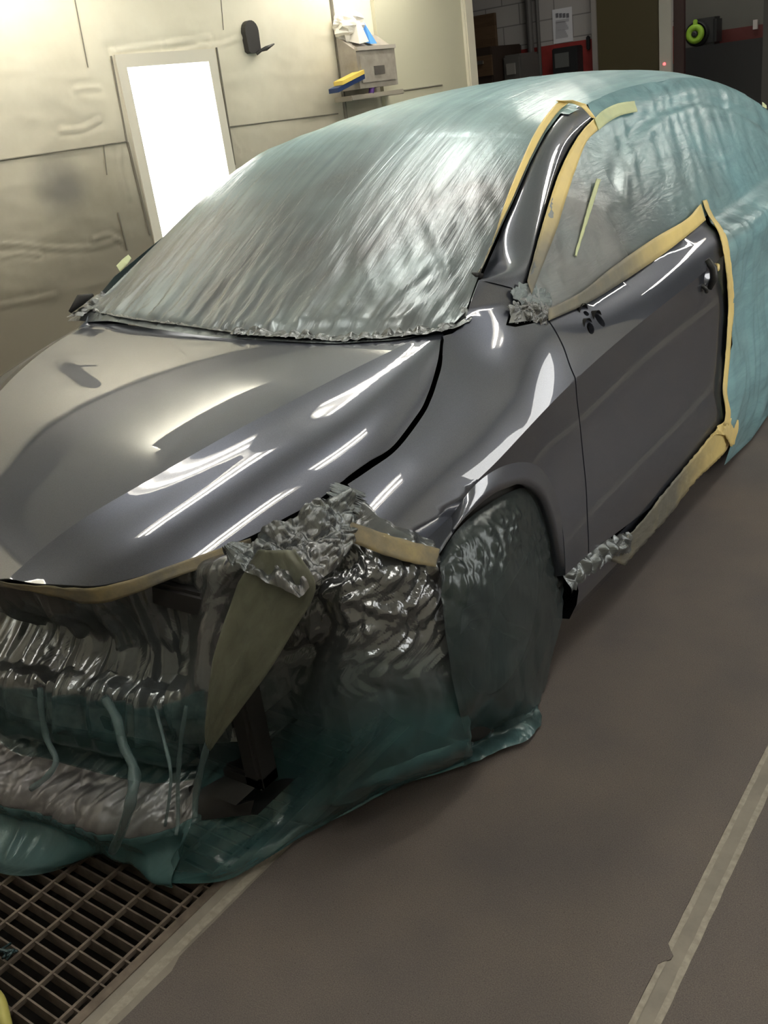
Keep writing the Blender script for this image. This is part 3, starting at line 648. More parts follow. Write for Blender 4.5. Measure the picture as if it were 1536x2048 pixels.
pleat_m = film('film_gathers', (.5, .8, .84), (.2, .2, .2), .55, .7, (8, 3), .4, .3, .3, .1)
def pleat(pts, r, w=1):
    g = MB(); P = cr(pts, 6); g.tube(P, [r*(.7+.5*abs(nz(i*.23, 3, r*90))) for i in range(len(P))], 10); o = g.build('fold', pleat_m, fd, True); return o
pleat([P_(80, 1376, 'y', -.835), P_(84, 1430, 'y', -.85), P_(95, 1480, 'y', -.86), P_(112, 1520, 'y', -.88), P_(95, 1552, 'y', -.91), P_(62, 1578, 'y', -.935)], .008)
pleat([P_(210, 1396, 'y', -.79), P_(234, 1440, 'y', -.81), P_(246, 1490, 'y', -.83), P_(268, 1540, 'y', -.86), P_(262, 1600, 'y', -.90), P_(244, 1660, 'y', -.90), P_(225, 1702, 'y', -.88)], .013)
pleat([P_(310, 1412, 'y', -.76), P_(325, 1470, 'y', -.80), P_(341, 1540, 'y', -.84), P_(338, 1600, 'y', -.86), P_(330, 1652, 'y', -.875)], .004)
pleat([P_(372, 1412, 'y', -.76), P_(362, 1480, 'y', -.78), P_(356, 1560, 'y', -.80), P_(356, 1640, 'y', -.83), P_(352, 1670, 'y', -.85)], .005)
pleat([P_(420, 1470, 'y', -.76), P_(404, 1530, 'y', -.77), P_(392, 1590, 'y', -.78), P_(390, 1635, 'y', -.80)], .008)
# yellow-green flap taped inside the corner
flm = film('film_yellow_green', (.22, .235, .15), (.15, .15, .14), .55, .82, (10, 6), .3, .3, .2, .08)
lf_ = [P_(520, 1092, 'y', -.66), P_(484, 1160, 'y', -.68), P_(455, 1240, 'y', -.71), P_(430, 1320, 'y', -.74), P_(420, 1400, 'y', -.76), P_(414, 1480, 'y', -.77)]
rt_ = [P_(590, 1105, 'y', -.63), P_(638, 1170, 'y', -.64), P_(590, 1260, 'y', -.67), P_(548, 1330, 'y', -.70), P_(480, 1420, 'y', -.74), P_(424, 1492, 'y', -.765)]
A1, A2 = resamp(lf_, 60), resamp(cr(rt_, 5), 60); gg = np.array([A1*(1-s)+A2*s for s in np.linspace(0, 1, 24)]); ng = gnormals(gg); ng *= np.median(np.sign((ng*(CP-gg)).sum(2)))
for i in range(24):
    for j in range(60): gg[i, j] += ng[i, j]*(.012+.007*foil(i*.10, j*.06, 3)+.004*ridged(i*.12, j*.05, 2))
fl_ = grid('masking_film', flm, gg, None, {'spray': np.full((24, 60), .35), 'veil': np.full((24, 60), .6)}, thick=.0008); tag(fl_, 'yellow-green folded film triangle hanging at the front corner beside the clear drape', 'masking film')
# ---- wheel cover film
wc = [
 [P_(880, 1112, 'x', .875), P_(905, 1072, 'x', .872), P_(940, 1035, 'x', .868), P_(985, 1003, 'x', .866), P_(1020, 984, 'x', .864), P_(1052, 976, 'x', .862), P_(1086, 998, 'x', .862), P_(1106, 1045, 'x', .862), P_(1118, 1095, 'x', .86), P_(1127, 1153, 'x', .855)],
 [P_(880, 1150, 'x', .90), P_(915, 1115, 'x', .90), P_(950, 1080, 'x', .90), P_(985, 1055, 'x', .90), P_(1015, 1045, 'x', .90), P_(1040, 1050, 'x', .895), P_(1068, 1070, 'x', .88), P_(1088, 1100, 'x', .87), P_(1108, 1135, 'x', .865), P_(1126, 1175, 'x', .86)],
 [P_(886, 1220, 'x', .915), P_(920, 1195, 'x', .925), P_(955, 1170, 'x', .93), P_(985, 1150, 'x', .93), P_(1010, 1145, 'x', .93), P_(1035, 1150, 'x', .92), P_(1060, 1160, 'x', .91), P_(1082, 1178, 'x', .895), P_(1105, 1205, 'x', .88), P_(1122, 1230, 'x', .87)],
 [P_(893, 1300, 'x', .92), P_(925, 1280, 'x', .935), P_(955, 1262, 'x', .94), P_(985, 1250, 'x', .94), P_(1010, 1245, 'x', .94), P_(1035, 1245, 'x', .93), P_(1058, 1252, 'x', .92), P_(1078, 1262, 'x', .905), P_(1094, 1275, 'x', .89), P_(1108, 1288, 'x', .875)],
 [P_(905, 1370, 'x', .92), P_(935, 1352, 'x', .935), P_(960, 1340, 'x', .94), P_(985, 1330, 'x', .94), P_(1008, 1325, 'x', .94), P_(1030, 1325, 'x', .93), P_(1050, 1328, 'x', .92), P_(1066, 1334, 'x', .905), P_(1080, 1342, 'x', .89), P_(1092, 1350, 'x', .87)],
 [P_(918, 1430, 'x', .915), P_(945, 1415, 'x', .925), P_(968, 1402, 'x', .93), P_(990, 1395, 'x', .93), P_(1010, 1390, 'x', .93), P_(1030, 1388, 'x', .92), P_(1045, 1390, 'x', .91), P_(1058, 1392, 'x', .90), P_(1068, 1396, 'x', .885), P_(1078, 1400, 'x', .865)],
 [P_(932, 1485, 'z', .05), P_(955, 1472, 'z', .05), P_(978, 1460, 'z', .05), P_(1000, 1450, 'z', .05), P_(1018, 1445, 'z', .05), P_(1035, 1438, 'z', .05), P_(1048, 1432, 'z', .05), P_(1060, 1425, 'z', .05), P_(1068, 1422, 'z', .05), P_(1076, 1418, 'z', .05)],
 [P_(925, 1534, 'z', .013), P_(955, 1524, 'z', .013), P_(985, 1510, 'z', .013), P_(1010, 1500, 'z', .013), P_(1030, 1493, 'z', .013), P_(1045, 1487, 'z', .013), P_(1056, 1476, 'z', .013), P_(1064, 1462, 'z', .013), P_(1070, 1450, 'z', .013), P_(1074, 1438, 'z', .013)],
]
Gw = refine(wc, 12, 12); Nw = gnormals(Gw); Nw *= np.median(np.sign((Nw*(CP-Gw)).sum(2)))
R_, C_ = Gw.shape[:2]
for i in range(R_):
    for j in range(C_):
        p = Gw[i, j]; r = i/(R_-1); s = min(1, r*8)
        q = .006*ridged(p[1]*7+p[2]*2, p[2]*3, 1)+.004*foil(p[1]*12+p[2]*4, p[2]*7, 2)+.010*math.exp(-((r-.17)/.12)**2)*foil(p[1]*30, p[2]*30, 3)
        if r > .85: q += .008*ridged(p[1]*30, r*3, 4)
        Gw[i, j] = p+Nw[i, j]*q*s; Gw[i, j, 2] = max(Gw[i, j, 2], .006)
sw = np.zeros((R_, C_))
vw = np.full((R_, C_), .30)
for i in range(R_): sw[i] = .75-.6*i/(R_-1); vw[i] = .30+.75*max(0, (i/(R_-1)-.78)/.22)
o = grid('masking_film', film_wheel, Gw, None, {'spray': sw, 'veil': vw}); tag(o, 'dark teal plastic film bag draped over the front wheel down to the floor', 'masking film')
# ------------------------------------------------------------------ TAPE
sl = crumple('masking_film', None, cr([at(1132, 1168, 'x', .89), at(1160, 1142, 'x', .90), at(1190, 1118, 'x', .905), at(1225, 1095, 'x', .91), at(1258, 1082, 'x', .91)], 8), .055, .022, hem_m, 20, 14, .7, 4, up=(.95, 0, .3), n=120)
tag(sl, 'silvery crumpled end of film on the sill behind the front wheel', 'masking film')
sl = crumple('masking_film', None, cr([at(700, 975, 'y', -.36), at(690, 1000, 'y', -.40), at(672, 1030, 'y', -.43), at(640, 1070, 'y', -.47)], 8), .07, .04, film_front, 15, 16, .8, 6, up=(.6, -.7, .4), n=140)
tag(sl, 'silvery crumpled film tuft squeezed between the hood corner and the fender', 'masking film')
ta = resamp(cr([at(452, 1112, 'y', -.655), at(520, 1080, 'y', -.62), at(590, 1040, 'y', -.56), at(650, 1003, 'y', -.48), at(700, 985, 'y', -.40)], 6), 110); tb = resamp([at(455, 1128, 'y', -.68), at(505, 1150, 'y', -.69), at(560, 1180, 'y', -.69), at(598, 1198, 'y', -.68), at(632, 1165, 'y', -.64), at(668, 1140, 'y', -.58), at(712, 1080, 'y', -.47)], 110)
gg = np.array([ta*(1-q)+tb*q for q in np.linspace(0, 1, 44)]); ng = gnormals(gg); ng *= np.median(np.sign((ng*(CP-gg)).sum(2)))
for i in range(44):
    for j in range(110):
        p = gg[i, j].copy(); gg[i, j] = p+ng[i, j]*(.012+.030*foil(p[0]*16, p[1]*16, p[2]*16+2)+.013*foil(p[0]*42, p[1]*42, p[2]*42))*min(1, (43-i)/6+.3)
sl = grid('masking_film', film_front, gg, None, {'spray': np.full((44, 110), .84), 'veil': np.full((44, 110), .92)})
tag(sl, 'broad silvery crumpled film bunch over the top of the yellow-green flap', 'masking film')
sl = crumple('masking_film', None, cr([at(150, 634, 'z', .985), at(172, 618, 'z', .99), at(190, 604, 'z', 1.0), at(206, 590, 'z', 1.01)], 8), .05, .02, hem_m, 22, 12, .8, 13, up=(.3, -.5, .8), n=70)
tag(sl, 'small crumpled film tuft at the far lower corner of the windshield', 'masking film')
def strip(name, m, A, B, label, thick=.0012, nrow=5, crink=.0015, attrs=None, group=None, up=None):
    """ribbon between two 3D edge lines"""
    n = 60; A = resamp(A, n); B = resamp(B, n); rows = []
    for s in np.linspace(0, 1, nrow): rows.append(A*(1-s)+B*s)
    G = np.array(rows); N = gnormals(G); N *= np.median(np.sign((N*(CP-G)).sum(2)))
    for i in range(nrow):
        for j in range(n): G[i, j] += N[i, j]*(crink*(1+ridged(G[i, j, 0]*30+i*.3, G[i, j, 1]*30, G[i, j, 2]*30)))
    at_ = {'spray': np.array([[attrs(G[i, j]) for j in range(n)] for i in range(nrow)])} if attrs else None
    o = grid(name, m, G, None, at_, thick=thick); tag(o, label, 'masking tape', group); return o
def hl_(pl, sf, off): return cr([hit(a, b, sf, off) for a, b in pl], 5)
fade = lambda p: max(0, min(1, (1.20-p[2])/.12))
# left of the pillar, on the windshield film
strip('masking_tape', tape_o, hl_([(962, 548), (985, 480), (1010, 405), (1040, 330), (1072, 262), (1100, 222), (1118, 203)], 'T', .019), [PL[int(k)]+np.array([.0, -.004, .012]) for k in np.linspace(1, 39, 12)],
      'yellow masking tape strip along the windshield side of the pillar', attrs=fade)
strip('masking_tape', tape_o, [PR[int(k)]+np.array([.006, -.003, .006]) for k in np.linspace(1, 39, 12)], hl_([(1062, 590), (1085, 530), (1112, 460), (1130, 400), (1150, 340), (1172, 285), (1196, 260)], 'S', .016),
      'doubled yellow masking tape strip along the door-window side of the pillar', attrs=fade)
strip('masking_tape', tape_g, hl_([(1188, 238), (1205, 222), (1235, 208), (1268, 203)], 'S', .018), hl_([(1196, 262), (1215, 246), (1240, 232), (1274, 224)], 'S', .018), 'short pale green masking tape piece on the roof rail behind the pillar')
strip('masking_tape', tape_g, hl_([(1192, 358), (1176, 410), (1162, 460), (1148, 512)], 'S', .017), hl_([(1200, 360), (1184, 412), (1168, 462), (1152, 514)], 'S', .017), 'thin faint green masking tape sliver in the middle of the side window film')
# the dark capped end above the pillar
mbx = hl_([(1118, 203), (1145, 207), (1165, 217), (1184, 236)], 'T', .02); tp2 = [p+np.array([.0, .02, .012]) for p in [hit(a, b, 'T', .02) for a, b in [(1122, 198), (1150, 201), (1172, 210), (1192, 232)]]]
strip('masking_tape', tape_y, mbx, [hit(a, b, 'T', .03) for a, b in [(1112, 200), (1145, 200), (1172, 209), (1193, 238)]], 'small yellow masking tape piece capping the top of the pillar', crink=.001)
bs = lambda p: max(0, min(1, (1.30-p[1])/.45))
strip('masking_tape', tape_o, hl_([(1096, 618), (1160, 585), (1230, 530), (1310, 475), (1370, 440), (1400, 408)], 'S', .021), hl_([(1096, 642), (1180, 603), (1250, 560), (1330, 505), (1385, 462), (1410, 440)], 'S', .010), 'yellow masking tape strip along the window sill of the door', attrs=bs)
strip('masking_tape', tape_y, hl_([(1404, 402), (1412, 425), (1436, 466), (1448, 520), (1455, 600), (1453, 660), (1449, 720), (1444, 780), (1450, 820), (1446, 852)], 'S', .014), hl_([(1412, 400), (1424, 430), (1450, 470), (1460, 520), (1467, 600), (1463, 660), (1458, 720), (1453, 785), (1460, 822), (1458, 852)], 'S', .014), 'yellow masking tape line down the rear edge of the front door')
def P2(px, py, v=.893): return at(px, py, 'x', v)
rs = lambda p: max(0, min(1, (1.55-p[1])/.5))
strip('masking_tape', tape_o, cr([P2(1195, 1112, .905), P2(1240, 1082, .906), P2(1290, 1028, .908), P2(1340, 965, .91), P2(1390, 905, .912), P2(1425, 862, .912), P2(1452, 842, .912)], 5),
      cr([P2(1245, 1130, .89), P2(1290, 1080, .89), P2(1335, 1030, .89), P2(1385, 965, .89), P2(1425, 925, .89), P2(1448, 902, .895), P2(1462, 868, .90)], 5), 'long dusty masking tape and paper strip along the sill under the door', attrs=rs, crink=.004, nrow=9)
strip('masking_tape', tape_y, cr([P2(1418, 872, .912), P2(1436, 848, .912), P2(1455, 836, .912), P2(1474, 840, .912)], 4), cr([P2(1428, 868, .912), P2(1446, 872, .912), P2(1456, 892, .908), P2(1464, 888, .908)], 4), 'bunched yellow masking tape at the rear lower corner of the front door', crink=.006, nrow=7)
lipL = [np.array([-x, float(lipf(x)), float(H(x, float(lipf(x)))[0])]) for x in (.62, .55, .45, .30, .12)]
strip('masking_tape', tape_d, [p for p in cr(lipL+[hit(a, b+1, 'H') for a, b in front_px[:6]]+[hit(500, 1074, 'H')], 5)], cr([q+np.array([0, .004, -.035]) for q in lipL]+[at(a, b, 'y', v) for a, b, v in [(0, 1170, -.80), (90, 1184, -.78), (180, 1205, -.755), (260, 1190, -.72), (340, 1160, -.67), (430, 1128, -.60), (502, 1095, -.53)]], 5), 'dusty yellow masking tape along the front lip of the hood', crink=.004, nrow=6)
strip('masking_tape', tape_d, cr([P_(690, 1042, 'x', .79), P_(760, 1067, 'x', .825), P_(820, 1084, 'x', .86), P_(876, 1100, 'x', .88)], 6), cr([P_(702, 1085, 'x', .81), P_(760, 1110, 'x', .845), P_(815, 1126, 'x', .875), P_(868, 1136, 'x', .895)], 6), 'wide dusty masking tape under the front corner of the fender', crink=.003, nrow=6)
strip('masking_tape', tape_g, [at(a, b, 'y', v) for a, b, v in [(232, 532, .42), (244, 520, .46), (256, 510, .5)]], [at(a, b, 'y', v) for a, b, v in [(240, 545, .42), (254, 530, .46), (262, 518, .5)]], 'small pale masking tape piece at the far edge of the windshield')
strip('masking_tape', tape_g, hl_([(1524, 205), (1532, 211)], 'S', .018), hl_([(1524, 214), (1533, 218)], 'S', .018), 'tiny pale masking tape piece on the film over the rear roof pillar')
# ------------------------------------------------------------------ BOOTH (its own frame, turned by PSI)
def bth(o): o.rotation_euler.z = PSI; return o
def st(name, mb, m, smooth=False):
    o = mb.build(name, m, None, smooth) if isinstance(mb, MB) else mb
    o['kind'] = 'structure'; return bth(o)
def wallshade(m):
    # patchy overspray dust plus painted light falloff: colour darkens towards the floor
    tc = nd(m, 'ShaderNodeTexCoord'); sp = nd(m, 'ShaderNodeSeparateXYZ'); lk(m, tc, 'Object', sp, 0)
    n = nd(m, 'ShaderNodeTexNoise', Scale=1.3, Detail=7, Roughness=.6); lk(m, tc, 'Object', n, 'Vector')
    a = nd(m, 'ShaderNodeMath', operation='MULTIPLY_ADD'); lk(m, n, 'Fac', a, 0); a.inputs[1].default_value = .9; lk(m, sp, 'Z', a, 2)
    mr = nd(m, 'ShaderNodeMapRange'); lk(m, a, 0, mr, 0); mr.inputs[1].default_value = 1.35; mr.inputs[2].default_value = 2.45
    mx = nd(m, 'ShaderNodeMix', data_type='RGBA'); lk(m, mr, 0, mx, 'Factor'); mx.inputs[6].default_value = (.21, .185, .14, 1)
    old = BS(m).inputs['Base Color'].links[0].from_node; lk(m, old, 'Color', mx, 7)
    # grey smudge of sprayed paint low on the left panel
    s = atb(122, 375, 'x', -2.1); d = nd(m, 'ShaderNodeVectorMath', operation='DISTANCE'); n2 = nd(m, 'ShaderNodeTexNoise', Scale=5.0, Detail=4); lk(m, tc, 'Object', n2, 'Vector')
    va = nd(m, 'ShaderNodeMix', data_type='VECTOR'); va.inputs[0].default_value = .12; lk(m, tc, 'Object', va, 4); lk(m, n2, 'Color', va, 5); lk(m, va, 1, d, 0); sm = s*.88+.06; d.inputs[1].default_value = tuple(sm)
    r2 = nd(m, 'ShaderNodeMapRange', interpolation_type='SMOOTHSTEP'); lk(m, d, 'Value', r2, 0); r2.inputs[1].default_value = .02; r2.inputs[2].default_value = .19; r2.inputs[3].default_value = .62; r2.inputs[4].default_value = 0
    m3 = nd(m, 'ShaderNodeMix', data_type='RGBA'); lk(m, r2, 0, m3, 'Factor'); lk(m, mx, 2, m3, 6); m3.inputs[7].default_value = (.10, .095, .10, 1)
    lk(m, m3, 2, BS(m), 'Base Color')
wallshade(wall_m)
ceil_m = mat('booth_ceiling', (.50, .50, .42), .6); noisecol(ceil_m, 2, [(.3, (.72, .71, .62)), (.7, (.80, .79, .70))])
fronts_m = mat('booth_front_wall', (.40, .39, .34), .6); noisecol(fronts_m, 1.5, [(.3, (.42, .40, .34)), (.7, (.55, .53, .45))])
seam_m = mat('wall_seam', (.16, .145, .115), .7)
frame_m = mat('light_frame', (.70, .66, .56), .4)
WX = -2.1
c_ = [atb(a, b, 'x', WX) for a, b in [(251, 136), (414, 123)]]
wy0, wy1 = c_[0][1], c_[1][1]; wz1 = (c_[0][2]+c_[1][2])/2; wz0 = .42
YE, YF, ZC, XR = 5.08, -3.6, 2.75, 2.95
# left wall with the folds of its plastic lining
folds = [[(0, 488), (60, 492), (130, 497), (200, 492), (240, 478), (252, 497)], [(225, 105), (300, 92), (352, 84), (420, 76)], [(330, 90), (380, 84), (430, 92), (490, 72)], [(0, 612), (60, 600), (110, 590)], [(150, 180), (165, 176), (200, 176)], [(240, 290), (243, 340), (258, 400)], [(0, 515), (40, 505), (80, 508)], [(185, 480), (220, 470), (245, 485)], [(120, 260), (160, 258), (200, 240)], [(455, 255), (470, 285), (480, 300)], [(350, 110), (390, 96), (415, 92)], [(232, 120), (226, 106), (222, 100)]]
fw = [[(p[1], p[2]) for p in cr([atb(a, b, 'x', WX) for a, b in f], 6)] for f in folds]
ysn = np.unique(np.r_[np.linspace(YF, .3, 30), np.arange(.3, 3.6, .014), np.linspace(3.6, YE, 40), [wy0, wy1]]); zsn = np.unique(np.r_[np.linspace(0, .42, 8), np.linspace(.42, .8, 10), np.arange(.8, 2.2, .014), np.linspace(2.2, ZC, 8), [wz0, wz1]])
YY, ZZ = np.meshgrid(ysn, zsn, indexing='ij'); Pq = np.stack([YY.ravel(), ZZ.ravel()], 1); hgt = np.zeros(len(Pq))
for k, f in enumerate(fw):
    d = np.full(len(Pq), 9.0)
    for a, b in zip(f[:-1], f[1:]):
        a = np.array(a); b = np.array(b); ab = b-a; t = np.clip(((Pq-a)@ab)/max(ab@ab, 1e-12), 0, 1); d = np.minimum(d, np.linalg.norm(Pq-(a+t[:, None]*ab), axis=1))
    hgt += .005*np.exp(-(d/.010)**2)-.004*np.exp(-((d-.018)/.010)**2)
for i in range(len(Pq)):
    if .3 < Pq[i, 0] < 3.6 and Pq[i, 1] > .8: hgt[i] += .006*nz(Pq[i, 0]*3, Pq[i, 1]*3, 4)+.0025*ridged(Pq[i, 0]*4, Pq[i, 1]*12, 3)
edge = (np.abs(Pq[:, 0]-(wy0+wy1)/2) < (wy1-wy0)/2+.01) & (np.abs(Pq[:, 1]-(wz0+wz1)/2) < (wz1-wz0)/2+.01)
hgt[edge] = 0
V = [(WX+h, p[0], p[1]) for p, h in zip(Pq, hgt)]; Fc = []
nyy, nzz = len(ysn), len(zsn)
for i in range(nyy-1):
    for j in range(nzz-1):
        cy, cz = (ysn[i]+ysn[i+1])/2, (zsn[j]+zsn[j+1])/2
        if wy0 < cy < wy1 and wz0 < cz < wz1: continue
        Fc.append((i*nzz+j, (i+1)*nzz+j, (i+1)*nzz+j+1, i*nzz+j+1))
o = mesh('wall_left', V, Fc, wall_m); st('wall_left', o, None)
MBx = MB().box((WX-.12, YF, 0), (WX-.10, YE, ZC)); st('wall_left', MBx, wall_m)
# panel seams
def seam(n, a, b, w=.005):
    p = atb(*a, 'x', WX+.006); q = atb(*b, 'x', WX+.006); st(n, MB().tube([p, q], w, 6), seam_m)
k = 1
for a, b, w in [((-700, 424), (254, 283), .004), ((255, 284), (300, 470), .006), ((457, 254), (676, 227), .004), ((222, 112), (254, 285), .005), ((433, 95), (470, 330), .005), ((207, 290), (214, 350), .0025), ((236, 425), (255, 500), .004), ((150, 0), (176, 135), .0025), ((442, 0), (447, 60), .002)]:
    seam('trim_%d' % k, a, b, w); k += 1
# bright wall light: recessed box light with frame
lf = tag(bth(empty('wall_light', (0, 0, 0))), 'tall glowing white wall light panel in a cream frame behind the hood', 'light')
lf.location = rz((WX, (wy0+wy1)/2, (wz0+wz1)/2), PSI)
def rel(mb, c): mb.V = [(v[0]-c[0], v[1]-c[1], v[2]-c[2]) for v in mb.V]; return mb
cc = (WX, (wy0+wy1)/2, (wz0+wz1)/2)
em_white = mat('light_panel_glow', (1, 1, 1), .5, emis=((1, .985, .94), 9.0))
m_ = MB()
for (a, b) in [((WX-.09, wy0-.06, wz0-.06), (WX+.012, wy0, wz1+.06)), ((WX-.09, wy1, wz0-.06), (WX+.012, wy1+.06, wz1+.06)), ((WX-.09, wy0, wz1), (WX+.012, wy1, wz1+.06)), ((WX-.09, wy0, wz0-.06), (WX+.012, wy1, wz0))]: m_.box(a, b)
rel(m_, cc).build('frame', frame_m, lf)
rel(MB().box((WX-.05, wy0-.001, wz0-.001), (WX-.04, wy1+.001, wz1+.001)), cc).build('glowing_panel', em_white, lf)
# shell of the booth
st('ceiling', MB().box((WX-.1, YF, ZC), (XR+.1, YE, ZC+.08)), ceil_m)
st('ceiling', MB().add([(WX, YF, 2.30), (WX+.62, YF, ZC), (WX+.62, YE, ZC), (WX, YE, 2.30)], [(0, 1, 2, 3)]), ceil_m)
st('trim_40', MB().box((WX, YF, 2.12), (WX+.025, YE, 2.30)), mat('cove_grey', (.14, .135, .12), .6))
right_m = mat('booth_right_wall', (.42, .40, .33), .6); noisecol(right_m, 1.6, [(.3, (.58, .545, .44)), (.7, (.70, .66, .55))])
st('wall_right', MB().box((XR, YF, 0), (XR+.1, YE, ZC)), right_m)
st('wall_front', MB().box((WX-.1, YF-.1, 0), (XR+.1, YF, ZC)), fronts_m)
post_m = mat('post_white', (.70, .66, .54), .5)
# end of the left wall: paler folded door leaf and its edge
pz = MB().box((WX+.002, atb(742, 20, 'x', WX)[1], 0), (WX+.028, YE-.10, ZC)); st('trim_%d' % k, pz, mat('door_leaf_green', (.55, .53, .40), .5)); k += 1
st('trim_%d' % k, MB().box((WX-.1, YE-.10, 0), (WX+.06, YE+.02, ZC), .01), post_m); k += 1
st('trim_%d' % k, MB().tube([(WX+.01, atb(659, 0, 'x', WX)[1], .9), (WX+.01, atb(659, 0, 'x', WX)[1], ZC)], .012, 6), seam_m); k += 1
st('trim_%d' % k, MB().tube([atb(808, 181, 'x', WX+.03), atb(884, 170, 'x', WX+.03)], .006, 6), seam_m); k += 1
# floor
conc = mat('floor_concrete', (.20, .185, .16), .75)
n_, r_, _ = noisecol(conc, 9, [(.25, (.17, .155, .135)), (.5, (.235, .215, .185)), (.8, (.30, .275, .235))]); bump(conc, n_, 'Fac', .3, .01)
cover = mat('floor_paper', (.14, .125, .115), .8)
tc = nd(cover, 'ShaderNodeTexCoord'); na = nd(cover, 'ShaderNodeTexNoise', Scale=420.0, Detail=3, Roughness=.7); nb = nd(cover, 'ShaderNodeTexNoise', Scale=3.0, Detail=6); nc2 = nd(cover, 'ShaderNodeTexVoronoi', Scale=55.0)
for q in (na, nb, nc2): lk(cover, tc, 'Object', q, 'Vector')
ra = ramp(cover, na, 'Fac', [(.25, (.066, .059, .057)), (.5, (.122, .107, .102)), (.78, (.19, .167, .155))]); rb = ramp(cover, nb, 'Fac', [(.3, (.80, .80, .84)), (.7, (1.12, 1.07, 1.0))]); rc = ramp(cover, nc2, 'Distance', [(.04, (.35, .32, .30)), (.10, (1, 1, 1))])
m1 = nd(cover, 'ShaderNodeMix', data_type='RGBA', blend_type='MULTIPLY'); m1.inputs[0].default_value = 1; m2 = nd(cover, 'ShaderNodeMix', data_type='RGBA', blend_type='MULTIPLY'); m2.inputs[0].default_value = .55
lk(cover, ra, 'Color', m1, 6); lk(cover, rb, 'Color', m1, 7); lk(cover, m1, 2, m2, 6); lk(cover, rc, 'Color', m2, 7); lk(cover, m2, 2, BS(cover), 'Base Color'); bump(cover, na, 'Fac', .25, .002)
GX1, GX0, GY0, GY1 = .566, -.78, -3.2, 4.4
fl = MB(); fl.box((WX-.1, YF, -.05), (GX0-.03, 14, 0)); fl.box((GX1, YF, -.05), (6, 14, 0)); fl.box((GX0-.03, YF, -.05), (GX1, GY0, 0)); fl.box((GX0-.03, GY1, -.05), (GX1, 14, 0)); fl.box((-5, YE+.02, -.05), (WX-.1, 14, 0))
st('floor', fl, conc)
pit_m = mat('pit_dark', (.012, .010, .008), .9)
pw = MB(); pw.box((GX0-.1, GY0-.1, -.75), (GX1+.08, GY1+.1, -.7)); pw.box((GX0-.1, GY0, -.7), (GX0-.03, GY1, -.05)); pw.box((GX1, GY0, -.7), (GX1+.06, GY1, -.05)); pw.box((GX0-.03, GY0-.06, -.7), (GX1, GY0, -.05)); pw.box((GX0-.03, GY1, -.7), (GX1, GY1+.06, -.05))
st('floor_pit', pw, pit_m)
# grating
gm = mat('grating_steel', (.13, .105, .085), .65, .3); noisecol(gm, 18, [(.3, (.10, .08, .065)), (.7, (.22, .18, .145))])
gt = tag(bth(empty('floor_grating', (0, 0, 0))), 'brown steel bar grating over the dark floor pit below the front of the car', 'grating')
gx, gy = rz((.5019, -1.1275, 0), -PSI)[:2]; ga, gb = .1040, .03137
b1 = MB(); j = int((GY0-gy)/gb)+1
while gy+j*gb < GY1:
    y = gy+j*gb; b1.box((GX0, y-.0019, -.035), (GX1-.022, y+.0019, -.003)); j += 1
b1.build('bearing_bars', gm, gt)
b2 = MB(); i = 0
while gx-i*ga > GX0: x = gx-i*ga; b2.box((x-.0032, GY0, -.012), (x+.0032, GY1, -.001)); i += 1
b2.build('cross_rods', gm, gt)
b3 = MB(); b3.box((GX1-.024, GY0, -.035), (GX1-.016, GY1, 0)); b3.box((GX0-.006, GY0, -.035), (GX0, GY1, 0)); b3.build('frame', gm, gt)
an = MB(); an.box((GX1-.014, GY0, -.04), (GX1, GY1, .003)); an.build('angle_iron', gm, gt)
# floor covering sheets left and right of the bare stripe
XA = .62
ea = []
for y in np.linspace(-3.4, 5.0, 260): ea.append((XA+.004*nz(y*3, 0, 1)+.002*nz(y*15, 0, 2)+(.012 if -1.12 < y < -.95 else 0), y))
s0, s1 = atb(1536, 1487, 'z', 0), atb(1257, 2048, 'z', 0); s2, s3 = atb(1536, 1594, 'z', 0), atb(1324, 2048, 'z', 0)
xl = (s0[0]+s1[0])/2; xr = (s2[0]+s3[0])/2
n1_, n2y = atb(1338, 1893, 'z', 0), atb(1316, 1925, 'z', 0)
eb = []
for y in np.linspace(5.0, -3.4, 800):
    x = xl+.0015*nz(y*20, 0, 3)
    if n2y[1] < y < n1_[1]+.0: x += .018*math.sin(math.pi*min(1, (y-n2y[1])/(n1_[1]-n2y[1])))
    eb.append((x, y))
def sheet(name, outline, m, label, h=.0022):
    n = len(outline); V = [Vector(p) for p in outline]
    vo, eo, fo, *_ = delaunay_2d_cdt(V, [(i, (i+1) % n) for i in range(n)], [], 1, 1e-6)
    VV = [(v[0], v[1], h) for v in vo]+[(v[0], v[1], 0.0) for v in vo]; N = len(vo); FF = []
    cnt = {}
    for f in fo:
        f = list(f); a, b, c = [vo[i] for i in f[:3]]
        if (b[0]-a[0])*(c[1]-a[1])-(b[1]-a[1])*(c[0]-a[0]) < 0: f = f[::-1]
        FF.append(tuple(f))
        for a, b in zip(f, f[1:]+f[:1]): cnt[(a, b)] = 1
    for a, b in list(cnt):
        if (b, a) not in cnt: FF.append((a, a+N, b+N, b))
    o = mesh(name, VV, FF, m, None, False); bth(o); tag(o, label, 'floor covering'); return o
sheet('floor_covering', ea+eb, cover, 'grey-brown speckled floor covering sheet running beside the car up to the grating')
ec = [(xr+.0015*nz(y*20, 0, 9), y) for y in np.linspace(-3.4, 5.0, 600)]
sheet('floor_covering', ec+[(XR-.01, 5.0), (XR-.01, -3.4)], cover, 'grey-brown floor covering sheet right of the bare concrete stripe')
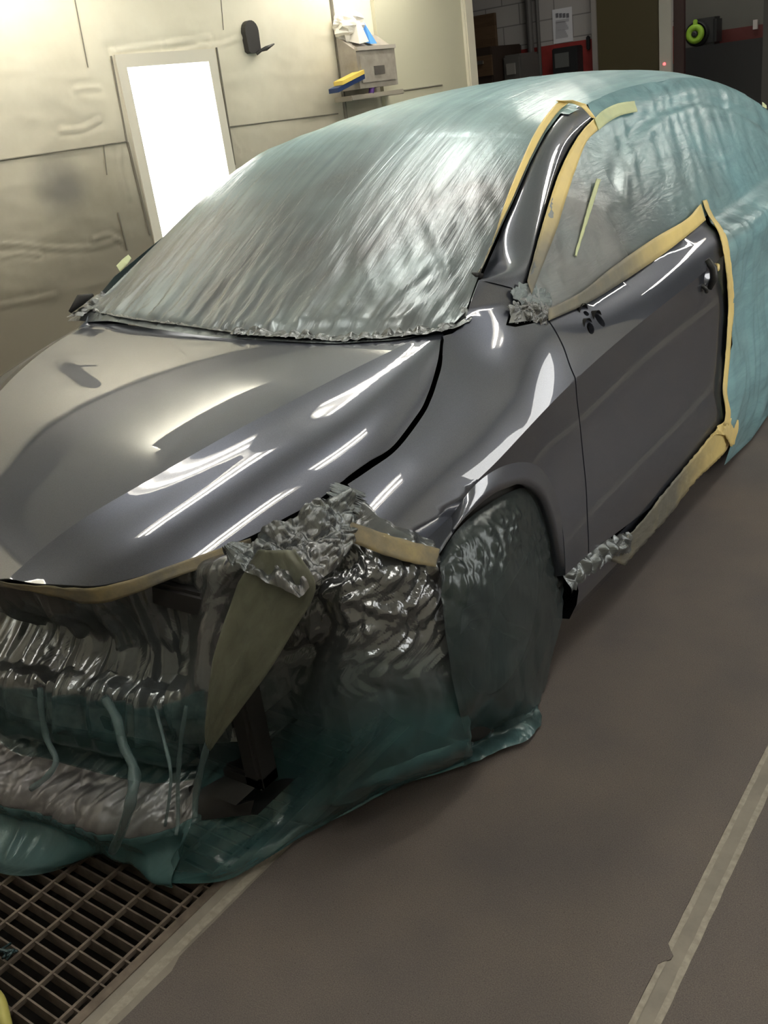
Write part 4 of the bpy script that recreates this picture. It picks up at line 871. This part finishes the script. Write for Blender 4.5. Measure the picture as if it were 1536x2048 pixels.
# paler adhesive lines along the sheet edges
adh = mat('adhesive_residue', (.33, .30, .255), .7); noisecol(adh, 60, [(.3, (.24, .22, .185)), (.7, (.38, .345, .29))])
for nm, x, w, lab in [('tape_residue', xl+.006, .0055, 'pale residue line on the left edge of the bare floor stripe'), ('tape_residue', xr-.006, .0065, 'pale residue line on the right edge of the bare floor stripe'), ('tape_residue', XA-.018, .011, 'pale residue line between the grating border and the floor covering')]:
    b = MB(); ysx = np.linspace(-3.3, 4.9, 500)
    L_ = [(x-w+.002*nz(y*25, 1, 1), y, .0012) for y in ysx]; R2 = [(x+w+.002*nz(y*25, 5, 1), y, .0012) for y in ysx]
    b.add(L_+R2, [(i, i+500, i+501, i+1) for i in range(499)]); o = b.build(nm, adh); bth(o); tag(o, lab, 'tape residue')
# yellow hose end poking in at the lower left
hs = MB().tube(cr([atb(-60, 1960, 'z', .02), atb(-8, 1990, 'z', .03), atb(10, 2040, 'z', .02), atb(22, 2110, 'z', .012)], 6), .011, 10)
o = hs.build('hose', mat('yellow_hose', (.45, .42, .12), .5), None, True); bth(o); tag(o, 'short piece of yellow hose lying on the grating at the lower left corner', 'hose')
pp = MB()
for q in range(7): a = atb(8+q*2, 1903+3*(q % 3), 'z', .006); pp.tube([a, a+np.array([random.uniform(-.015, .015), random.uniform(-.015, .015), .006]), a+np.array([random.uniform(-.02, .02), random.uniform(-.02, .02), .0])], .003, 6)
o = pp.build('film_scrap', film_side, None, True); bth(o); tag(o, 'tiny crumpled scrap of grey film caught on the grating', 'scrap')
# a second handle like the visible one, just out of frame; the hood mirrors it
def handle2():
    c = np.array([WX, .80, 1.90]); t = tag(bth(empty('oblong_latch')), 'black oblong recessed wall handle nearer the camera, mirrored in the hood', 'latch'); t.location = rz(c, PSI)
    m_ = MB(); ol = [(r*math.cos(t_), .06+r*math.sin(t_)) for t_ in np.linspace(0, math.pi, 10) for r in (.055,)]+[(-.05, -.13), (.05, -.13)]; n = len(ol)
    m_.add([(.002, a, b) for a, b in ol]+[(.035, a, b) for a, b in ol], [tuple(range(n, 2*n))]+[(i, i+n, (i+1) % n+n, (i+1) % n) for i in range(n)]); m_.build('back_plate', mat('handle_black', (.03, .028, .027), .5), t)
    MB().tube([(.05, 0, -.13), (.07, .07, -.11), (.09, .12, -.09)], [.009, .010, .004], 8).build('lever', mat('handle_black', (.03, .028, .027), .5), t, True)
handle2()
# ---- wall handle
ph = mat('handle_black', (.03, .028, .027), .5)
a0, a1 = atb(493, 50, 'x', WX+.02), atb(512, 106, 'x', WX+.02)
wh = tag(bth(empty('oblong_latch')), 'black oblong recessed handle on the cream wall right of the bright light', 'handle'); ctr = (a0+a1)/2; wh.location = rz(ctr, PSI)
m_ = MB(); dv = (a1-a0); L = []
for t in np.linspace(0, 1, 2): pass
r_w = .055
outl = [(ctr[1]+r_w*math.cos(t), a0[2]-r_w*.6+r_w*math.sin(t)) for t in np.linspace(0, math.pi, 10)]+[(ctr[1]-r_w*.9, a1[2]+.01), (ctr[1]-r_w*.6, a1[2]), (ctr[1]+r_w*.9, a1[2])]
n = len(outl); m_.add([(WX+.002, a, b) for a, b in outl]+[(WX+.035, a, b) for a, b in outl], [tuple(range(n, 2*n))]+[(i, i+n, (i+1) % n+n, (i+1) % n) for i in range(n)])
rel(m_, ctr).build('back_plate', ph, wh)
e1, e2, e3 = atb(513, 108, 'x', WX+.05), atb(532, 97, 'x', WX+.09), atb(548, 88, 'x', WX+.09)
rel(MB().tube([e1, (e1+e2)/2+np.array([0, 0, .004]), e2, e3], [.009, .008, .012, .004], 8), ctr).build('lever', ph, wh, True)
# ---- wall box with a sloping top
box_m = mat('wall_box_metal', (.30, .27, .23), .5); noisecol(box_m, 12, [(.3, (.24, .215, .18)), (.7, (.36, .325, .28))]); box_d = mat('wall_box_shelf', (.42, .38, .33), .5)
y0 = atb(677, 172, 'x', WX)[1]; fb_ = atb(721, 178, 'y', y0); X1 = fb_[0]; zb = fb_[2]; zt = atb(718, 100, 'y', y0)[2]; y1 = atb(796, 165, 'x', X1)[1]; zbk = atb(668, 75, 'x', WX)[2]
wb = tag(bth(empty('wall_box')), 'grey metal wall box with a sloping top holding papers beside the door leaf', 'wall box'); wb.location = rz((WX, y0, zb), PSI); o0 = (WX, y0, zb)
m_ = MB(); Vb = []
for y in (y0, y1): Vb += [(WX+.03, y, zb), (X1, y, zb), (X1, y, zt), (WX+.03, y, zbk)]
m_.add(Vb, [(0, 1, 2, 3), (7, 6, 5, 4), (1, 5, 6, 2), (0, 4, 5, 1), (3, 7, 4, 0), (2, 6, 7, 3)]); rel(m_, o0).build('body', box_m, wb)
m_ = MB(); m_.box((X1, y0+.02, zb+.03), (X1+.008, y1-.02, zt-.03), .003); fd_ = rel(m_, o0).build('front_door', box_m, wb)
q1, q2 = atb(748, 132, 'x', X1+.01), atb(770, 147, 'x', X1+.01); rel(MB().box((X1+.008, q1[1], q2[2]), (X1+.013, q2[1], q1[2])), o0).build('label_plate', mat('label_dark', (.09, .08, .07), .5), fd_)
m_ = MB(); m_.box((X1-.01, y0, zt-.002), (X1+.012, y1, zt+.02)); rel(m_, o0).build('top_rim', box_d, wb)
def slope(t, y, h=0): return np.array([WX+.03+(X1-WX-.03)*t, y, zbk+(zt-zbk)*t+h])
# papers heap
pap = mat('crumpled_paper', (.80, .76, .68), .7); m_ = MB(); pc = slope(.22, y0+.10, .07); N_ = 18
V = []; Fc = []
for i in range(N_+1):
    for j in range(N_):
        th = math.pi*i/N_; phi = 2*math.pi*j/N_; d_ = np.array([math.sin(th)*math.cos(phi), math.sin(th)*math.sin(phi), math.cos(th)]); r_ = 1+.45*ridged(d_[0]*2.2, d_[1]*2.2, d_[2]*2.2+2)
        V.append(pc+d_*r_*np.array([.06, .10, .075]))
for i in range(N_):
    for j in range(N_): Fc.append((i*N_+j, (i+1)*N_+j, (i+1)*N_+(j+1) % N_, i*N_+(j+1) % N_))
o = bth(mesh('paper_heap', V, Fc, pap, None, False)); tag(o, 'crumpled white paper heap on top of the grey wall box', 'paper')
m_ = MB(); pa = slope(.62, y0+.10, .0); m_.add([pa+np.array(q) for q in [(-.05, -.05, .03), (.05, -.05, .0), (.05, .05, .01), (-.05, .05, .04), (-.04, -.04, .13), (.02, -.02, .12), (.02, .02, .13), (-.04, .04, .14)]], [(0, 1, 5, 4), (1, 2, 6, 5), (2, 3, 7, 6), (3, 0, 4, 7), (4, 5, 6, 7), (3, 2, 1, 0)])
o = bth(m_.build('paper_cup', pap)); tag(o, 'folded white paper sleeve leaning between the paper heap and the blue wipe', 'paper')
m_ = MB(); pa = slope(.66, y0+.20, .0); m_.add([pa+np.array(q) for q in [(-.02, -.03, .02), (.04, -.03, .0), (.04, .04, .0), (-.02, .04, .02), (-.03, -.02, .14), (.0, -.01, .12)]], [(0, 1, 5, 4), (1, 2, 5), (2, 3, 4, 5), (3, 0, 4), (3, 2, 1, 0)])
o = bth(m_.build('blue_wipe', mat('wipe_blue', (.08, .28, .70), .6))); tag(o, 'bright blue wipe standing on the sloping top of the wall box', 'wipe')
# squeegee / sanding block, purple clip on a ledge below
lm = mat('ledge_grey', (.30, .27, .22), .6); l0 = atb(668, 190, 'x', WX+.02)
m_ = MB(); m_.box((WX+.03, y0-.10, zb-.06), (X1+.0, y1+.06, zb-.03), .004); o = bth(m_.build('wall_shelf', lm)); tag(o, 'narrow dusty grey shelf on the wall below the metal box', 'shelf')
sq = tag(bth(empty('sanding_block')), 'long yellow and navy sanding block lying tilted left of the wall box', 'sanding block')
def slab(A, B, w, h0, h1, m, nm, par):
    A = np.array(A); B = np.array(B); m_ = MB(); wv = np.array([w, 0, 0]); u = np.array([0, 0, 1.])
    m_.add([A+u*h0, B+u*h0, B+u*h0+wv, A+u*h0+wv, A+u*h1, B+u*h1, B+u*h1+wv, A+u*h1+wv], [(0, 1, 2, 3), (7, 6, 5, 4), (0, 4, 5, 1), (1, 5, 6, 2), (2, 6, 7, 3), (3, 7, 4, 0)]); return rel(m_, sq_c).build(nm, m, par)
A_ = atb(658, 186, 'x', WX+.12); B_ = atb(712, 158, 'x', WX+.12); sq_c = A_; sq.location = rz(A_, PSI)
slab(A_, B_, .07, -.005, .02, mat('block_navy', (.01, .03, .10), .5), 'base', sq); slab(A_+(B_-A_)*.2, B_, .07, .022, .045, mat('block_yellow', (.80, .58, .12), .5), 'grip', sq)
m_ = MB(); pc = atb(745, 184, 'x', X1-.02); m_.tube([pc+np.array([0, -.02, -.02]), pc+np.array([0, .0, .03]), pc+np.array([0, .04, .04])], .018, 8); o = bth(m_.build('purple_clamp', mat('clamp_purple', (.13, .05, .28), .5), None, True)); tag(o, 'small purple clamp on the shelf under the wall box', 'clamp')
# ------------------------------------------------------------------ WORKSHOP BEYOND THE BOOTH
YB = 8.4
brick = mat('painted_block', (.45, .43, .42), .7)
tcb = nd(brick, 'ShaderNodeTexCoord'); sx = nd(brick, 'ShaderNodeSeparateXYZ'); lk(brick, tcb, 'Object', sx, 0); cb = nd(brick, 'ShaderNodeCombineXYZ'); lk(brick, sx, 'X', cb, 'X'); lk(brick, sx, 'Z', cb, 'Y')
bk = nd(brick, 'ShaderNodeTexBrick', Scale=1.0); bk.inputs['Brick Width'].default_value = .4; bk.inputs['Row Height'].default_value = .2; bk.inputs['Mortar Size'].default_value = .006
bk.inputs['Color1'].default_value = (.46, .44, .42, 1); bk.inputs['Color2'].default_value = (.42, .40, .385, 1); bk.inputs['Mortar'].default_value = (.22, .21, .2, 1); lk(brick, cb, 0, bk, 'Vector'); lk(brick, bk, 'Color', BS(brick), 'Base Color')
bw = MB().box((-6, YB, 0), (6, YB+.2, 3.6)); st('wall_back', bw, brick)
st('wall_side', MB().box((-6, YE, 0), (-5.9, YB, 3.6)), brick); st('wall_side', MB().box((5.9, YE, 0), (6, YB, 3.6)), brick)
st('ceiling', MB().box((-6, YE, 3.6), (6, YB+.2, 3.7)), mat('shop_ceiling', (.2, .2, .19), .8))
zr1 = atb(1090, 92, 'y', YB)[2]; zr0 = atb(1100, 150, 'y', YB)[2]-.05
red = mat('red_stripe', (.30, .035, .03), .5); noisecol(red, 6, [(.3, (.22, .025, .022)), (.7, (.36, .045, .04))]); st('trim_%d' % k, MB().box((-6, YB-.006, zr0), (6, YB, zr1)), red); k += 1
shade_low = mat('painted_wall_shade', (.07, .068, .065), .6); st('trim_%d' % k, MB().box((-6, YB-.005, 0), (6, YB, zr0)), shade_low); k += 1  # shadow on the wall below the red stripe, painted as a dark band
def bx(px0, py0, px1, py1, y, dep, bev=0):
    p = atb(px0, py0, 'y', y); q = atb(px1, py1, 'y', y); return MB().box((min(p[0], q[0]), y, min(p[2], q[2])), (max(p[0], q[0]), y+dep, max(p[2], q[2])), bev)
wood = mat('brown_board', (.10, .058, .028), .6); noisecol(wood, 3, [(.3, (.075, .042, .02)), (.7, (.13, .078, .04))], stretch=(1, 1, 8))
dwood = mat('dark_wood', (.03, .018, .012), .6)
bc = tag(bth(empty('wooden_cabinet')), 'brown wooden cabinet with a lighter back board at the shop wall behind the booth opening', 'cabinet')
bx(880, 45, 993, 108, YB-.25, .05).build('back_board', wood, bc); bx(860, 112, 999, 330, YB-.7, .65, .01).build('body', dwood, bc); dr = bx(925, 118, 985, 150, YB-.715, .02).build('drawer', wood, bc)
bx(945, 124, 965, 128, YB-.74, .025).build('handle', mat('pull_grey', (.25, .24, .22), .4, .8), dr)
gb_ = tag(bth(empty('machine')), 'grey dusty machine box between the wooden cabinet and the pipes', 'machine'); bx(1004, 112, 1052, 300, YB-.5, .45, .02).build('housing', mat('machine_grey', (.13, .125, .115), .5, .3), gb_); bx(1012, 128, 1030, 148, YB-.52, .02).build('panel', mat('machine_panel', (.25, .24, .22), .4), gb_)
pipe_m = mat('pipe_grey', (.10, .095, .09), .5)
for i, (a, r, lab) in enumerate([((1056, 0), .035, 'thick dark pipe running down the shop wall left of the notice'), ((1073, 0), .02, 'thin black pipe beside the thick one on the shop wall')]):
    p = atb(*a, 'y', YB-.08); o = bth(MB().tube([(p[0], YB-.08, 3.6), (p[0], YB-.08, .3)], r, 12).build('wall_pipe', pipe_m, None, True)); tag(o, lab, 'pipe')
nt_ = tag(bth(empty('notice')), 'white paper notice with a grey heading taped to the shop wall', 'notice'); bx(1104, 20, 1146, 82, YB-.012, .004).build('sheet', mat('paper_white', (.75, .75, .78), .6), nt_)
inkm = mat('ink_grey', (.18, .18, .20), .6)
hd = MB()
for (a, b) in [(1111, 1117), (1118, 1124), (1125, 1131), (1132, 1138)]: hd.add(*(lambda m: (m.V, m.F))(bx(a, 27, b, 35, YB-.014, .002)))
hd.build('heading', inkm, nt_)
hd = MB()
for r in range(9): hd.add(*(lambda m: (m.V, m.F))(bx(1111, 41+r*4, 1138-(r*7 % 9), 42.4+r*4, YB-.0135, .001)))
hd.build('text_lines', mat('ink_faint', (.5, .5, .53), .6), nt_)
tv = tag(bth(empty('wall_unit')), 'black wall unit with a small grey screen on the red stripe under the notice', 'appliance'); bx(1103, 98, 1156, 160, YB-.16, .15, .01).build('case', dark_plastic, tv); bx(1109, 108, 1138, 133, YB-.166, .008).build('screen', mat('screen_grey', (.12, .125, .12), .3), tv)
o = bth(bx(1171, 72, 1178, 100, YB-.06, .05, .01).build('door_switch', dark_plastic)); tag(o, 'small black switch box on the wall by the brown door', 'switch')
dm = mat('brown_door', (.085, .07, .032), .5)
dj = atb(1192, 0, 'y', YB-.1)[0]; de = atb(1316, 0, 'y', YB-.1)[0]
d_ = MB().box((dj, YB-.10, 0), (de, YB-.04, 2.3), .004); st('door_1', d_, dm)
st('trim_%d' % k, MB().box((dj-.05, YB-.12, 0), (dj, YB, 2.4)), mat('jamb', (.30, .28, .26), .5)); k += 1
st('trim_%d' % k, MB().box((dj-.05, YB-.12, 2.3), (de+.01, YB, 2.42)), mat('jamb', (.30, .28, .26), .5)); k += 1
px_ = atb(1318, 60, 'y', 6.6)[0]; px2 = atb(1342, 60, 'y', 6.6)[0]
wp = st('trim_%d' % k, MB().box((px_, 6.6, 0), (px2, 6.64, 3.6)), mat('post_cream', (.42, .41, .37), .5)); k += 1
l = atb(1328, 128, 'y', 6.59); led = MB().lathe([(-.004, .0), (-.003, .010), (.01, .012)], 12, 'y', (l[0], 6.594, l[2])); o = bth(led.build('indicator_light', mat('led_red', (1, .1, .1), .4, emis=((1, .12, .12), 2.5)), None, True)); tag(o, 'tiny red indicator light on the cream post behind the roof', 'indicator light')
rp = MB().box((atb(1347, 60, 'y', 7)[0], 7.0, 0), (atb(1368, 60, 'y', 7)[0], 7.04, 3.6)); o = bth(rp.build('steel_column', mat('column_red', (.035, .012, .011), .5))); tag(o, 'dark red steel column between the cream post and the hose reel', 'column')
# hose reel
hr = tag(bth(empty('hose_reel')), 'bright green and black hose reel mounted on the dark shop wall', 'hose reel'); hc = atb(1391, 68, 'y', 7.6)
r1 = np.linalg.norm(atb(1409, 66, 'y', 7.6)-hc); grn = mat('reel_green', (.28, .50, .04), .45)
hr.location = rz(hc, PSI)
rel(MB().lathe([(-.02, r1*.35), (-.035, r1*.5), (-.035, r1*.85), (-.02, r1), (.0, r1), (.0, r1*.35), (-.02, r1*.35)], 32, 'y', tuple(hc)), hc).build('side_disc', grn, hr, True)
rel(MB().lathe([(-.04, 0.0), (-.045, r1*.2), (-.03, r1*.33), (.3, r1*.33)], 24, 'y', tuple(hc)), hc).build('hub', dark_plastic, hr, True)
rel(MB().box((hc[0]-r1*.2, 7.575, hc[2]+r1*.9), (hc[0]+r1*.25, 7.6, hc[2]+r1*1.45), .006), hc).build('hose_guide', grn, hr)
rel(MB().lathe([(.01, r1*1.15), (.02, r1*1.28), (.25, r1*1.28), (.26, r1*.3)], 32, 'y', tuple(hc)), hc).build('drum', dark_plastic, hr, True)
rel(MB().box((hc[0]-r1*.6, 7.66, hc[2]-r1*1.3), (hc[0]+r1*2.0, 7.85, hc[2]+r1*1.5), .02), hc).build('bracket', dark_plastic, hr)
# dark clutter on the right of the shop
st('wall_partition', MB().box((atb(1350, 60, 'y', 7.9)[0], 7.9, 0), (6, 8.0, 3.6)), mat('dark_wall', (.10, .098, .085), .7))
za = atb(1480, 55, 'y', 7.9)[2]; zb2 = atb(1480, 95, 'y', 7.9)[2]; st('trim_%d' % k, MB().box((atb(1430, 60, 'y', 7.9)[0], 7.89, zb2), (6, 7.9, za)), mat('dull_red', (.085, .014, .012), .6)); k += 1
o = bth(bx(1345, 100, 1600, 420, 7.3, .5, .03).build('workbench', black)); tag(o, 'black workbench block under the hose reel behind the roof', 'workbench')
o = bth(bx(1506, 40, 1514, 58, 7.86, .03).build('wall_tag', mat('tag_pale', (.45, .42, .40), .6))); tag(o, 'small pale tag hanging on the dull red stripe at the right edge', 'tag')
rp = MB().box((atb(1526, 60, 'y', 6.4)[0], 6.4, 0), (atb(1545, 60, 'y', 6.4)[0], 6.5, 3.6)); o = bth(rp.build('steel_column', mat('column_dark', (.03, .027, .025), .5))); tag(o, 'dark steel column at the right edge of the picture', 'column')
# ------------------------------------------------------------------ LIGHTS OF THE ROOM
tube_e = mat('tube_glow', (1, 1, 1), .5, emis=((1, .955, .87), 25.0)); refl = mat('reflector_white', (.75, .74, .70), .35)
tube_l = mat('tube_glow_left', (1, 1, 1), .5, emis=((1, .955, .87), 42.0))
def fixture(x, y, z, ln, rx, ry, label, n=2, w=.34, em=None, rz_=0):
    t = tag(empty('ceiling_light'), label, 'light', 'tube lights of the booth'); t.location = rz((x, y, z), PSI); t.rotation_euler = (0, ry, PSI+rz_)
    m_ = MB(); m_.box((-w/2, -ln/2-.03, 0), (w/2, ln/2+.03, .03)); m_.box((-w/2, -ln/2-.03, -.05), (-w/2+.012, ln/2+.03, 0)); m_.box((w/2-.012, -ln/2-.03, -.05), (w/2, ln/2+.03, 0)); m_.build('housing', refl, t)
    for i in range(n): MB().tube([((i-(n-1)/2)*.15, -ln/2, -.025), ((i-(n-1)/2)*.15, ln/2, -.025)], .018, 12).build('tube', em or tube_e, t, True)
    return t
for y in (-2.1, 1.0, 3.6): fixture(-1.80, y, 2.50, 1.2, 0, math.radians(35), 'two-tube light on the sloping left edge of the booth ceiling', em=tube_l)
for y in (-.55, 1.35, 3.6): fixture(-.42, y, ZC-.035, 1.2, 0, 0, 'two-tube light in the middle of the booth ceiling')
fixture(1.9, 6.2, 2.85, 1.2, 0, 0, 'two-tube light hanging in the workshop beyond the booth entrance', rz_=math.pi/2)
for y in (-.15, 3.4): fixture(1.55, y, ZC-.035, 1.2, 0, 0, 'two-tube light along the right side of the booth ceiling')
fixture(1.75, -1.75, ZC-.035, 1.2, 0, 0, 'two-tube light in the near right corner of the booth ceiling')
rl = tag(bth(empty('wall_light')), 'tall glowing light panel on the right booth wall facing the front fender', 'light'); cc = (XR, 1.80, 1.20); rl.location = rz(cc, PSI)
mm_ = MB(); 
for (a, b) in [((XR-.012, 1.19, .45), (XR+.05, 1.25, 2.06)), ((XR-.012, 2.35, .45), (XR+.05, 2.41, 2.06)), ((XR-.012, 1.25, 2.0), (XR+.05, 2.35, 2.06)), ((XR-.012, 1.25, .45), (XR+.05, 2.35, .51))]: mm_.box(a, b)
rel(mm_, cc).build('frame', frame_m, rl); rel(MB().box((XR-.006, 1.25, .51), (XR-.002, 2.35, 2.0)), cc).build('glowing_panel', mat('right_panel_glow', (1, 1, 1), .5, emis=((1, .985, .94), 4.0)), rl)
def arealight(name, loc, rot, sx, sy, e, c): 
    l = D.lights.new(name, 'AREA'); l.shape = 'RECTANGLE'; l.size = sx; l.size_y = sy; l.energy = e; l.color = c; o = D.objects.new(name, l); COL.objects.link(o); o.location = loc; o.rotation_euler = rot; return o
arealight('shop_lamp', rz((-1, 6.8, 3.5), PSI), (0, 0, 0), 2.5, .3, 22, (1, .96, .9))
w = D.worlds.new('World'); bpy.context.scene.world = w; w.use_nodes = True; w.node_tree.nodes['Background'].inputs[0].default_value = (.5, .5, .48, 1); w.node_tree.nodes['Background'].inputs[1].default_value = .02
# ------------------------------------------------------------------ CAMERA
cam = D.cameras.new('Camera'); co = D.objects.new('Camera', cam); COL.objects.link(co); bpy.context.scene.camera = co
M = Matrix(((RR[0], UU[0], -F[0], CP[0]), (RR[1], UU[1], -F[1], CP[1]), (RR[2], UU[2], -F[2], CP[2]), (0, 0, 0, 1))); co.matrix_world = M
cam.sensor_fit = 'VERTICAL'; cam.sensor_height = 36; cam.lens = FPX*36/2048; cam.clip_start = .05; cam.clip_end = 60
sc = bpy.context.scene
sc.view_settings.view_transform = 'Standard'; sc.view_settings.look = 'None'; sc.view_settings.gamma = 1; sc.view_settings.exposure = 0.12
try: sc.view_settings.use_curve_mapping = False
except Exception: pass
